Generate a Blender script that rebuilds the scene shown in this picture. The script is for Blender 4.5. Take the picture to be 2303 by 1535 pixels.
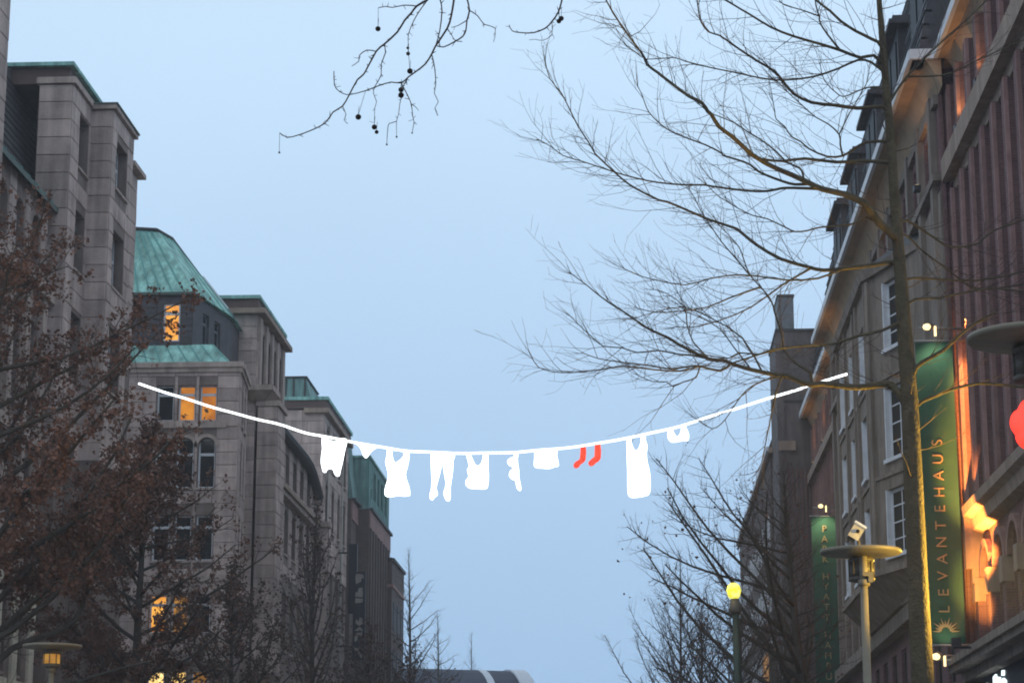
import bpy, bmesh, math, random
from mathutils import Vector, Matrix
R = math.radians
for o in list(bpy.data.objects): bpy.data.objects.remove(o)
scene = bpy.context.scene
C = scene.collection
random.seed(11)

# ---------------------------------------------------------------- camera
cd = bpy.data.cameras.new('camera'); cam = bpy.data.objects.new('camera', cd); C.objects.link(cam)
cd.sensor_fit = 'HORIZONTAL'; cd.sensor_width = 36.0; cd.lens = 36.0 * 5000.0 / 2303.0
cd.clip_start = 0.1; cd.clip_end = 3000
cam.location = (0, 0, 1.65)
cam.rotation_euler = (R(90 + 13.0887), 0, R(3.1054))
scene.camera = cam
scene.cycles.filter_width = 1.9
scene.render.resolution_x = 1024; scene.render.resolution_y = 682

# ---------------------------------------------------------------- dusk sky and faint sun
w = bpy.data.worlds.new('World'); scene.world = w; w.use_nodes = True
nt = w.node_tree; nt.nodes.clear()
wo = nt.nodes.new('ShaderNodeOutputWorld'); bg = nt.nodes.new('ShaderNodeBackground')
sky = nt.nodes.new('ShaderNodeTexSky'); sky.sky_type = 'NISHITA'; sky.sun_disc = False
sky.sun_elevation = R(9); sky.sun_rotation = R(200); sky.air_density = 1.0; sky.dust_density = 2.0; sky.ozone_density = 3.0
tc = nt.nodes.new('ShaderNodeTexCoord')
sep = nt.nodes.new('ShaderNodeSeparateXYZ'); nt.links.new(tc.outputs['Generated'], sep.inputs[0])
ramp = nt.nodes.new('ShaderNodeValToRGB')                    # even overcast veil, paler with height
ramp.color_ramp.elements[0].position = 0.0; ramp.color_ramp.elements[0].color = (0.365, 0.585, 0.91, 1)
ramp.color_ramp.elements[1].position = 1.0; ramp.color_ramp.elements[1].color = (0.95, 1.0, 1.06, 1)
e = ramp.color_ramp.elements.new(0.34); e.color = (0.665, 0.885, 1.12, 1)
nt.links.new(sep.outputs['Z'], ramp.inputs[0])
ns = nt.nodes.new('ShaderNodeTexNoise'); ns.inputs['Scale'].default_value = 3.2; ns.inputs['Detail'].default_value = 4.0
nt.links.new(tc.outputs['Generated'], ns.inputs['Vector'])
mp = nt.nodes.new('ShaderNodeMapRange'); mp.inputs[3].default_value = 9.0; mp.inputs[4].default_value = 10.8
nt.links.new(ns.outputs[0], mp.inputs[0])
vm = nt.nodes.new('ShaderNodeVectorMath'); vm.operation = 'SCALE'
nt.links.new(ramp.outputs[0], vm.inputs[0]); nt.links.new(mp.outputs[0], vm.inputs['Scale'])
mx = nt.nodes.new('ShaderNodeMix'); mx.data_type = 'RGBA'; mx.inputs[0].default_value = 0.90
nt.links.new(sky.outputs[0], mx.inputs[6]); nt.links.new(vm.outputs[0], mx.inputs[7])
nt.links.new(mx.outputs[2], bg.inputs['Color']); bg.inputs['Strength'].default_value = 0.1
nt.links.new(bg.outputs[0], wo.inputs['Surface'])

sd = bpy.data.lights.new('sun', 'SUN'); sun = bpy.data.objects.new('sun', sd); C.objects.link(sun)
sd.energy = 0.12; sd.angle = R(40); sd.color = (1.0, 0.94, 0.88)
sun.rotation_euler = (R(62), 0, R(-20))

vs = scene.view_settings
vs.view_transform = 'Standard'; vs.look = 'None'; vs.exposure = 0.0; vs.gamma = 1.0; vs.use_curve_mapping = False

# ---------------------------------------------------------------- materials
M = {}
def mat(name, col, rough=0.85, var=0.25, scale=3.0, bump=0.15, bscale=None, metallic=0.0, objvar=0.0, streak=0.0, spec=0.3):
    m = bpy.data.materials.new(name); m.use_nodes = True; n = m.node_tree.nodes; l = m.node_tree.links
    b = n['Principled BSDF']; b.inputs['Roughness'].default_value = rough; b.inputs['Metallic'].default_value = metallic
    b.inputs['Specular IOR Level'].default_value = spec
    t = n.new('ShaderNodeTexCoord'); g = n.new('ShaderNodeNewGeometry')
    nz = n.new('ShaderNodeTexNoise'); nz.inputs['Scale'].default_value = scale; nz.inputs['Detail'].default_value = 6
    nz.inputs['Roughness'].default_value = 0.65
    l.new(g.outputs['Position'], nz.inputs['Vector'])
    mr = n.new('ShaderNodeMapRange'); mr.inputs[1].default_value = 0.25; mr.inputs[2].default_value = 0.75
    mr.inputs[3].default_value = 1 - var; mr.inputs[4].default_value = 1 + var
    l.new(nz.outputs[0], mr.inputs[0]); fac = mr.outputs[0]
    if streak:
        mpn = n.new('ShaderNodeMapping'); mpn.inputs['Scale'].default_value = (2.6, 2.6, 0.22)
        l.new(g.outputs['Position'], mpn.inputs[0])
        n2 = n.new('ShaderNodeTexNoise'); n2.inputs['Scale'].default_value = 1.3; n2.inputs['Detail'].default_value = 5
        l.new(mpn.outputs[0], n2.inputs['Vector'])
        m2 = n.new('ShaderNodeMapRange'); m2.inputs[1].default_value = 0.3; m2.inputs[2].default_value = 0.7
        m2.inputs[3].default_value = 1 - streak; m2.inputs[4].default_value = 1 + streak
        l.new(n2.outputs[0], m2.inputs[0])
        mm = n.new('ShaderNodeMath'); mm.operation = 'MULTIPLY'; l.new(fac, mm.inputs[0]); l.new(m2.outputs[0], mm.inputs[1]); fac = mm.outputs[0]
    if objvar:
        oi = n.new('ShaderNodeObjectInfo'); m3 = n.new('ShaderNodeMapRange')
        m3.inputs[3].default_value = 1 - objvar; m3.inputs[4].default_value = 1 + objvar
        l.new(oi.outputs['Random'], m3.inputs[0])
        mm = n.new('ShaderNodeMath'); mm.operation = 'MULTIPLY'; l.new(fac, mm.inputs[0]); l.new(m3.outputs[0], mm.inputs[1]); fac = mm.outputs[0]
    sc = n.new('ShaderNodeVectorMath'); sc.operation = 'SCALE'; sc.inputs[0].default_value = col
    l.new(fac, sc.inputs['Scale']); l.new(sc.outputs[0], b.inputs['Base Color'])
    if bump:
        nb = n.new('ShaderNodeTexNoise'); nb.inputs['Scale'].default_value = bscale or scale * 5; nb.inputs['Detail'].default_value = 5
        l.new(g.outputs['Position'], nb.inputs['Vector'])
        bp = n.new('ShaderNodeBump'); bp.inputs['Strength'].default_value = bump; bp.inputs['Distance'].default_value = 0.05
        l.new(nb.outputs[0], bp.inputs['Height']); l.new(bp.outputs[0], b.inputs['Normal'])
    M[name] = m; return m

def brickmat(name, c1, c2, mortar, rough=0.9):
    m = mat(name, c1, rough, 0.22, 1.2, 0.0); n = m.node_tree.nodes; l = m.node_tree.links
    g = [x for x in n if x.bl_idname == 'ShaderNodeNewGeometry'][0]; b = n['Principled BSDF']
    s = n.new('ShaderNodeSeparateXYZ'); l.new(g.outputs['Position'], s.inputs[0])
    a = n.new('ShaderNodeMath'); a.operation = 'ADD'; l.new(s.outputs[0], a.inputs[0]); l.new(s.outputs[1], a.inputs[1])
    cb = n.new('ShaderNodeCombineXYZ'); l.new(a.outputs[0], cb.inputs[0]); l.new(s.outputs[2], cb.inputs[1])
    br = n.new('ShaderNodeTexBrick'); br.inputs['Scale'].default_value = 1.0
    br.inputs['Brick Width'].default_value = 0.24; br.inputs['Row Height'].default_value = 0.075; br.inputs['Mortar Size'].default_value = 0.008
    br.inputs['Color1'].default_value = (*c1, 1); br.inputs['Color2'].default_value = (*c2, 1); br.inputs['Mortar'].default_value = (*mortar, 1)
    l.new(cb.outputs[0], br.inputs['Vector'])
    sc = [x for x in n if x.bl_idname == 'ShaderNodeVectorMath'][0]
    l.new(br.outputs['Color'], sc.inputs[0])
    bp = n.new('ShaderNodeBump'); bp.inputs['Strength'].default_value = 0.35; bp.inputs['Distance'].default_value = 0.02
    inv = n.new('ShaderNodeMath'); inv.operation = 'SUBTRACT'; inv.inputs[0].default_value = 1.0; l.new(br.outputs['Fac'], inv.inputs[1])
    l.new(inv.outputs[0], bp.inputs['Height']); l.new(bp.outputs[0], b.inputs['Normal'])
    return m

def emit(name, col, strength, var=0.0, scale=2.0, col2=None):
    m = bpy.data.materials.new(name); m.use_nodes = True; n = m.node_tree.nodes; l = m.node_tree.links
    b = n['Principled BSDF']; b.inputs['Base Color'].default_value = (*[min(1, c * 0.8) for c in col], 1)
    b.inputs['Emission Color'].default_value = (*col, 1); b.inputs['Emission Strength'].default_value = strength
    b.inputs['Roughness'].default_value = 0.6
    if col2:
        g = n.new('ShaderNodeNewGeometry'); nz = n.new('ShaderNodeTexNoise'); nz.inputs['Scale'].default_value = scale
        l.new(g.outputs['Position'], nz.inputs['Vector'])
        rp = n.new('ShaderNodeValToRGB'); rp.color_ramp.elements[0].position = 0.36; rp.color_ramp.elements[1].position = 0.66
        rp.color_ramp.elements[0].color = (*col, 1); rp.color_ramp.elements[1].color = (*col2, 1)
        l.new(nz.outputs[0], rp.inputs[0]); l.new(rp.outputs[0], b.inputs['Emission Color'])
    M[name] = m; return m

mat('stone', (0.44, 0.345, 0.31), 0.9, 0.34, 0.9, 0.3, 14, objvar=0.16, streak=0.22)
mat('stone_joint', (0.20, 0.155, 0.138), 0.95, 0.2, 2.0, 0.2, 12, streak=0.2)
mat('stone_trim', (0.40, 0.315, 0.275), 0.9, 0.25, 1.4, 0.25, 12, streak=0.25)
mat('pale_glow_and_box', (0.62, 0.56, 0.45), 0.9, 0.2, 1.4, 0.25, 12, streak=0.2)  # paler tone: shop window glow painted into the stone; also the device casing
mat('stone_bay', (0.215, 0.175, 0.148), 0.9, 0.25, 1.2, 0.3, 10, streak=0.3)
mat('stone_corn', (0.30, 0.225, 0.18), 0.9, 0.25, 1.2, 0.25, 10, streak=0.2)
brickmat('brick', (0.185, 0.094, 0.092), (0.135, 0.068, 0.068), (0.175, 0.13, 0.125))
brickmat('brick_brown', (0.125, 0.085, 0.078), (0.09, 0.065, 0.06), (0.15, 0.13, 0.125))
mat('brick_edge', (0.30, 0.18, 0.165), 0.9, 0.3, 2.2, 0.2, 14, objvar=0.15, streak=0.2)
mat('copper', (0.245, 0.47, 0.42), 0.8, 0.36, 0.9, 0.15, 8, streak=0.42, objvar=0.15)
mat('copper_teal', (0.145, 0.25, 0.235), 0.8, 0.34, 0.9, 0.1, 8, streak=0.36, objvar=0.1)
mat('copper_seam', (0.10, 0.30, 0.28), 0.7, 0.2, 2.0, 0.1)
mat('copper_dark', (0.09, 0.125, 0.11), 0.7, 0.3, 2.0, 0.1)
mat('fascia', (0.12, 0.082, 0.073), 0.8, 0.2, 2.0, 0.1)
mat('slate', (0.060, 0.056, 0.062), 0.7, 0.35, 2.5, 0.25, 9, objvar=0.25)
mat('slate_light', (0.13, 0.14, 0.155), 0.6, 0.3, 2.5, 0.25, 9, objvar=0.2)
mat('white_paint', (0.66, 0.67, 0.70), 0.6, 0.12, 3.0, 0.05)
mat('white_wood', (0.70, 0.72, 0.76), 0.55, 0.15, 3.0, 0.05)
mat('soffit', (0.42, 0.31, 0.21), 0.85, 0.2, 1.0, 0.1, streak=0.0)
mat('glass_dark', (0.016, 0.018, 0.022), 0.12, 0.3, 1.0, 0.02, 1.0, spec=0.5)
mat('glass_side', (0.018, 0.018, 0.02), 0.5, 0.3, 1.0, 0.02, 1.0, spec=0.08)
mat('render_grey', (0.135, 0.115, 0.115), 0.9, 0.25, 1.0, 0.2, 10, streak=0.25)
mat('lead', (0.05, 0.05, 0.052), 0.6, 0.25, 3.0, 0.1)
mat('bark', (0.068, 0.058, 0.050), 0.95, 0.45, 6.0, 0.6, 22)
mat('bark_moss', (0.075, 0.058, 0.035), 0.95, 0.45, 5.0, 0.8, 20)
mat('twig', (0.068, 0.048, 0.044), 0.9, 0.3, 4.0, 0.0)
mat('fruit', (0.05, 0.035, 0.03), 0.95, 0.3, 60.0, 0.8, 260)
mat('leaf', (0.145, 0.074, 0.055), 0.85, 0.5, 1.1, 0.0)
mat('leaf_dark', (0.10, 0.064, 0.054), 0.85, 0.5, 1.5, 0.0)
mat('banner', (0.018, 0.076, 0.052), 0.75, 0.22, 0.9, 0.35, 1.6)
mat('gold', (0.33, 0.26, 0.13), 0.5, 0.15, 4.0, 0.0)
mat('metal', (0.32, 0.31, 0.29), 0.45, 0.2, 5.0, 0.05, metallic=0.6)
mat('lamp_grey', (0.18, 0.155, 0.115), 0.5, 0.18, 4.0, 0.05)
mat('lamp_dark', (0.09, 0.075, 0.06), 0.5, 0.2, 4.0, 0.05)
mat('dark_metal', (0.035, 0.035, 0.038), 0.5, 0.2, 4.0, 0.05, metallic=0.3)
mat('green_post', (0.035, 0.05, 0.038), 0.6, 0.3, 3.0, 0.1)
mat('sign_black', (0.018, 0.02, 0.03), 0.5, 0.2, 3.0, 0.0)
mat('asphalt', (0.05, 0.05, 0.052), 0.9, 0.2, 2.0, 0.3, 40)
mat('paving', (0.24, 0.235, 0.225), 0.9, 0.15, 1.5, 0.2, 20)
mat('kerb', (0.30, 0.295, 0.285), 0.9, 0.15, 2.0, 0.2, 20)
mat('road_paint', (0.75, 0.75, 0.73), 0.8, 0.15, 3.0, 0.1)
mat('vault', (0.045, 0.055, 0.08), 0.9, 0.15, 0.5, 0.0)
mat('vault_rib', (0.46, 0.50, 0.56), 0.5, 0.1, 0.6, 0.0)
emit('glow_white', (0.93, 0.99, 1.0), 3.2)
emit('glow_rope', (0.93, 0.99, 1.0), 2.6)
emit('glow_red', (1.0, 0.05, 0.02), 1.0, scale=9, col2=(1.0, 0.10, 0.05))
emit('lit_orange', (0.34, 0.10, 0.008), 1.0, scale=1.3, col2=(0.66, 0.25, 0.02))
emit('lit_bright', (0.62, 0.17, 0.012), 1.0, scale=0.9, col2=(1.15, 0.58, 0.10))
emit('lit_shop', (1.2, 0.75, 0.22), 1.0, scale=2.0, col2=(2.0, 1.6, 0.85))
emit('lit_dim', (0.20, 0.085, 0.015), 1.0, scale=2.4, col2=(0.42, 0.20, 0.04))
emit('lit_cool', (0.80, 0.95, 1.0), 1.6)
emit('lit_poster', (0.42, 0.47, 0.55), 0.9)
emit('lamp_warm', (1.0, 0.74, 0.36), 2.0)
emit('lamp_yellow', (0.85, 0.74, 0.03), 1.0, scale=9, col2=(1.0, 0.98, 0.35))
emit('lamp_amber', (0.42, 0.19, 0.03), 0.7, scale=6, col2=(0.65, 0.36, 0.07))
emit('lamp_red', (1.0, 0.05, 0.03), 1.6)
emit('lamp_red_core', (1.0, 0.34, 0.10), 2.0)
mat('letter_white', (0.26, 0.235, 0.22), 0.7, 0.4, 2.5, 0.0)

# ---------------------------------------------------------------- building blocks
def root_loc(o):
    while o.parent: o = o.parent
    return o.location.copy()
def link(o, parent=None):
    C.objects.link(o)
    if parent: o.parent = parent
    return o
def tag(o, label, cat, group=None, kind=None):
    o['label'] = label; o['category'] = cat
    if group: o['group'] = group
    if kind: o['kind'] = kind
    return o
def thing(name, label, cat, loc, group=None, rz=0.0):
    o = bpy.data.objects.new(name, None); C.objects.link(o); o.location = loc; o.rotation_euler = (0, 0, rz)
    o.empty_display_size = 0.3
    return tag(o, label, cat, group)
class MB:
    """collects shapes in world coordinates, links them as one mesh object"""
    def __init__(s): s.v = []; s.f = []; s.sm = []
    def add(s, vs, fs, smooth=False):
        k = len(s.v); s.v += [tuple(q) for q in vs]; s.f += [tuple(i + k for i in f) for f in fs]; s.sm += [smooth] * len(fs); return s
    def box(s, x0, x1, y0, y1, z0, z1):
        return s.add([(x0,y0,z0),(x1,y0,z0),(x1,y1,z0),(x0,y1,z0),(x0,y0,z1),(x1,y0,z1),(x1,y1,z1),(x0,y1,z1)],
                     [(0,3,2,1),(4,5,6,7),(0,1,5,4),(1,2,6,5),(2,3,7,6),(3,0,4,7)])
    def prism(s, low, high):                      # two rings (ccw seen from above) of equal length
        n = len(low); s.add(list(low) + list(high), [tuple(range(n))[::-1], tuple(range(n, 2*n))] + [(i, (i+1) % n, n + (i+1) % n, n + i) for i in range(n)]); return s
    def obox(s, F, u0, u1, z0, z1, o0, o1):       # o: distance outward of the facade
        p = F.pt
        return s.add([p(u0,z0,o1),p(u1,z0,o1),p(u1,z0,o0),p(u0,z0,o0),p(u0,z1,o1),p(u1,z1,o1),p(u1,z1,o0),p(u0,z1,o0)],
                     [(0,3,2,1),(4,5,6,7),(0,1,5,4),(1,2,6,5),(2,3,7,6),(3,0,4,7)])
    def lathe(s, c, prof, n=24, smooth=True):     # prof: (radius, z)
        k = []; 
        for r, z in prof:
            for i in range(n):
                a = 2 * math.pi * i / n; k.append((c[0] + r * math.cos(a), c[1] + r * math.sin(a), c[2] + z))
        fs = []
        for j in range(len(prof) - 1):
            for i in range(n): fs.append((j*n+i, j*n+(i+1) % n, (j+1)*n+(i+1) % n, (j+1)*n+i))
        fs.append(tuple(range(n))[::-1]); fs.append(tuple(range((len(prof)-1)*n, len(prof)*n)))
        return s.add(k, fs, smooth)
    def tube(s, pts, n=5, cap=True):              # pts: (x, y, z, r)
        P = [Vector(q[:3]) for q in pts]; m = len(P)
        if m < 2: return s
        t0 = (P[1] - P[0]); t0 = t0.normalized() if t0.length > 1e-7 else Vector((0,0,1))
        u = t0.orthogonal().normalized(); vs = []
        cs = [(math.cos(2*math.pi*i/n), math.sin(2*math.pi*i/n)) for i in range(n)]
        for i in range(m):
            t = P[min(i+1, m-1)] - P[max(i-1, 0)]
            t = t.normalized() if t.length > 1e-7 else t0
            u = u - t * u.dot(t); u = u.normalized() if u.length > 1e-6 else t.orthogonal().normalized()
            v = t.cross(u); r = pts[i][3]; p = P[i]
            for a, b in cs: vs.append((p.x + r*(a*u.x + b*v.x), p.y + r*(a*u.y + b*v.y), p.z + r*(a*u.z + b*v.z)))
        fs = [(j*n+i, j*n+(i+1) % n, (j+1)*n+(i+1) % n, (j+1)*n+i) for j in range(m-1) for i in range(n)]
        if cap: fs.append(tuple(range((m-1)*n, m*n))); fs.append(tuple(range(n))[::-1])
        return s.add(vs, fs, True)
    def build(s, name, m, parent=None):
        o0 = root_loc(parent) if parent else Vector((0,0,0))
        me = bpy.data.meshes.new(name)
        me.from_pydata([(a-o0.x, b-o0.y, c-o0.z) for a, b, c in s.v], [], s.f); 
        me.polygons.foreach_set('use_smooth', s.sm); me.materials.append(M[m] if isinstance(m, str) else m); me.update()
        return link(bpy.data.objects.new(name, me), parent)
def part(name, m, parent, *boxes):
    b = MB()
    for q in boxes: b.box(*q)
    return b.build(name, m, parent)
def struct(o): o['kind'] = 'structure'; return o

class Face:
    """a vertical facade from A to B (plan points), outward normal to the right of A->B"""
    def __init__(s, A, B):
        s.A = Vector(A); s.B = Vector(B); d = s.B - s.A; s.L = d.length; s.d = d / s.L; s.n = Vector((s.d.y, -s.d.x))
        s.ang = math.atan2(s.d.y, s.d.x)
    def pt(s, u, z, out=0.0):
        q = s.A + s.d * u + s.n * out; return (q.x, q.y, z)
def face_mesh(b, F, z0, z1, ops=(), depth=0.25):
    us = sorted({0.0, F.L} | {o[0] for o in ops} | {o[1] for o in ops}); zs = sorted({z0, z1} | {o[2] for o in ops} | {o[3] for o in ops})
    for i in range(len(us)-1):
        for j in range(len(zs)-1):
            a, c = us[i], us[i+1]; e, g = zs[j], zs[j+1]; um = (a+c)/2; zm = (e+g)/2
            if any(o[0] < um < o[1] and o[2] < zm < o[3] for o in ops): continue
            b.add([F.pt(a,e), F.pt(c,e), F.pt(c,g), F.pt(a,g)], [(0,1,2,3)])
    for o in ops:
        a, c, e, g = o[:4]; D = -depth
        q = [(a,e),(c,e),(c,g),(a,g)]
        for k in range(4):
            (p0, q0), (p1, q1) = q[k], q[(k+1) % 4]
            b.add([F.pt(p0,q0), F.pt(p1,q1), F.pt(p1,q1,D), F.pt(p0,q0,D)], [(3,2,1,0)])
        if len(o) > 4 and o[4]:                       # round arch: fill the corners
            r = (c-a)/2; cu = (a+c)/2; cz = g - r; N = 8
            arc = [(cu - r*math.cos(math.pi*k/(2*N)), cz + r*math.sin(math.pi*k/(2*N))) for k in range(N+1)]
            for sgn in (1, -1):
                pts = [(cu + (u-cu)*sgn, z) for u, z in arc]; cor = (cu + (a-cu)*sgn, g)
                for k in range(N):
                    t = (0,1,2) if sgn < 0 else (2,1,0)
                    b.add([F.pt(*cor, 0.001), F.pt(*pts[k], 0.001), F.pt(*pts[k+1], 0.001)], [t])
                    b.add([F.pt(*pts[k]), F.pt(*pts[k+1]), F.pt(*pts[k+1], D), F.pt(*pts[k], D)], [(0,1,2,3)])
def window(F, o, parent, pane='glass_dark', frame='white_paint', depth=0.2, transom=None, cols=1, rows=1, fw=0.07, sill=True):
    a, c, e, g = o[:4]; D = -depth; b = MB()
    b.obox(F, a, a+fw, e, g, D-0.06, D).obox(F, c-fw, c, e, g, D-0.06, D).obox(F, a+fw, c-fw, e, e+fw, D-0.06, D).obox(F, a+fw, c-fw, g-fw, g, D-0.06, D)
    win = b.build('window', frame, parent)
    MB().obox(F, a+fw*0.5, c-fw*0.5, e+fw*0.5, g-fw*0.5, D-0.05, D-0.03).build('pane', pane, win)
    if transom:
        zt = e + (g-e)*transom; MB().obox(F, a+fw, c-fw, zt-fw*0.8, zt+fw*0.8, D-0.055, D+0.012).build('transom', frame, win)
    for k in range(1, cols):
        u = a + (c-a)*k/cols; MB().obox(F, u-0.022, u+0.022, e+fw, g-fw, D-0.05, D-0.012).build('glazing_bar', frame, win)
    for k in range(1, rows):
        z = e + (g-e)*k/rows; MB().obox(F, a+fw, c-fw, z-0.02, z+0.02, D-0.05, D-0.008).build('glazing_bar', frame, win)
    if sill: MB().obox(F, a-0.05, c+0.05, e-0.09, e-0.002, -0.1, 0.08).build('sill', 'stone_trim', win)
    return win
def unit_block():
    q = 0.5; f = 0.47
    vs = [(-q,0.5,-q),(q,0.5,-q),(q,0.5,q),(-q,0.5,q),(-q,-0.2,-q),(q,-0.2,-q),(q,-0.2,q),(-q,-0.2,q),(-f,-0.5,-f),(f,-0.5,-f),(f,-0.5,f),(-f,-0.5,f)]
    fs = [(8,9,10,11)]
    for k in range(4):
        fs += [(4+k, 4+(k+1) % 4, 8+(k+1) % 4, 8+k), (k, (k+1) % 4, 4+(k+1) % 4, 4+k)]
    me = bpy.data.meshes.new('stone_block'); me.from_pydata(vs, [], fs); me.materials.append(M['stone']); return me
BLOCK = unit_block()
def ashlar(F, wall, u0, u1, z0, z1, ops=(), course=0.62, bw=1.15, proud=0.035, me=BLOCK, joined=False):
    jm = MB(); UV = [tuple(v.co) for v in me.vertices]; UF = [tuple(p.vertices) for p in me.polygons]
    o0 = root_loc(wall); n = max(1, round((z1-z0)/course)); h = (z1-z0)/n; rnd = random.Random(int(u0*100 + z0*10 + F.A.x*7))
    for k in range(n):
        a = z0 + k*h; free = [(u0, u1)]
        for o in ops:
            if o[2] < a+h-0.05 and o[3] > a+0.05:
                nf = []
                for s, t in free:
                    if o[1] <= s or o[0] >= t: nf.append((s, t)); continue
                    if o[0]-s > 0.1: nf.append((s, o[0]))
                    if t-o[1] > 0.1: nf.append((o[1], t))
                free = nf
        for s, t in free:
            m = max(1, round((t-s)/bw + (0.3 if k % 2 else -0.2))); cuts = [s] + [s + (t-s)*(i + rnd.uniform(-0.12, 0.12))/m for i in range(1, m)] + [t]
            for i in range(m):
                L = cuts[i+1]-cuts[i]
                if L < 0.12: continue
                p = Vector(F.pt((cuts[i]+cuts[i+1])/2, a+h/2, proud*0.5 - 0.02 + rnd.uniform(-0.006, 0.008))) - o0
                if joined:
                    X = Matrix.Translation(p+o0) @ Matrix.Rotation(F.ang, 4, 'Z') @ Matrix.Diagonal((L-0.016, proud+0.04, h-0.016, 1))
                    jm.add([X @ Vector(v) for v in UV], UF); continue
                ob = bpy.data.objects.new('stone_block', me); ob.location = p; ob.rotation_euler = (0, 0, F.ang); ob.scale = (L-0.016, proud+0.04, h-0.016); link(ob, wall)
    if joined:
        s = jm.build('stone_blocks', 'stone', wall); s['kind'] = 'stuff'
def ashlar_joined(*a, **k): return ashlar(*a, joined=True, **k)
def walls(foot, z0, z1, m, parent, ops={}, depth=0.25, top=True, name='wall'):
    b = MB(); Fs = []
    for i in range(len(foot)):
        F = Face(foot[i], foot[(i+1) % len(foot)]); Fs.append(F); face_mesh(b, F, z0, z1, ops.get(i, ()), depth)
    if top: b.add([(p[0], p[1], z1) for p in foot], [tuple(range(len(foot)))])
    return b.build(name, m, parent), Fs
OAK_TRUNK = [(4.583,36.0,3.64,.2508),(4.593,36.0,4.373,.2128),(4.584,36.0,6.039,.19),(4.576,36.0,7.778,.1786),(4.573,36.0,8.959,.1596),(4.534,36.0,10.158,.1444),(4.513,36.0,10.916,.1254),(4.465,36.0,12.145,.1026),(4.445,36.0,13.157,.0912),(4.407,36.0,14.102,.0798),(4.368,36.0,15.059,.0684),(4.334,36.0,15.945,.0532),(4.332,36.0,16.922,.0418),(4.283,36.0,18.078,.0304),(4.287,36.0,19.249,.0152)]
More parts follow.
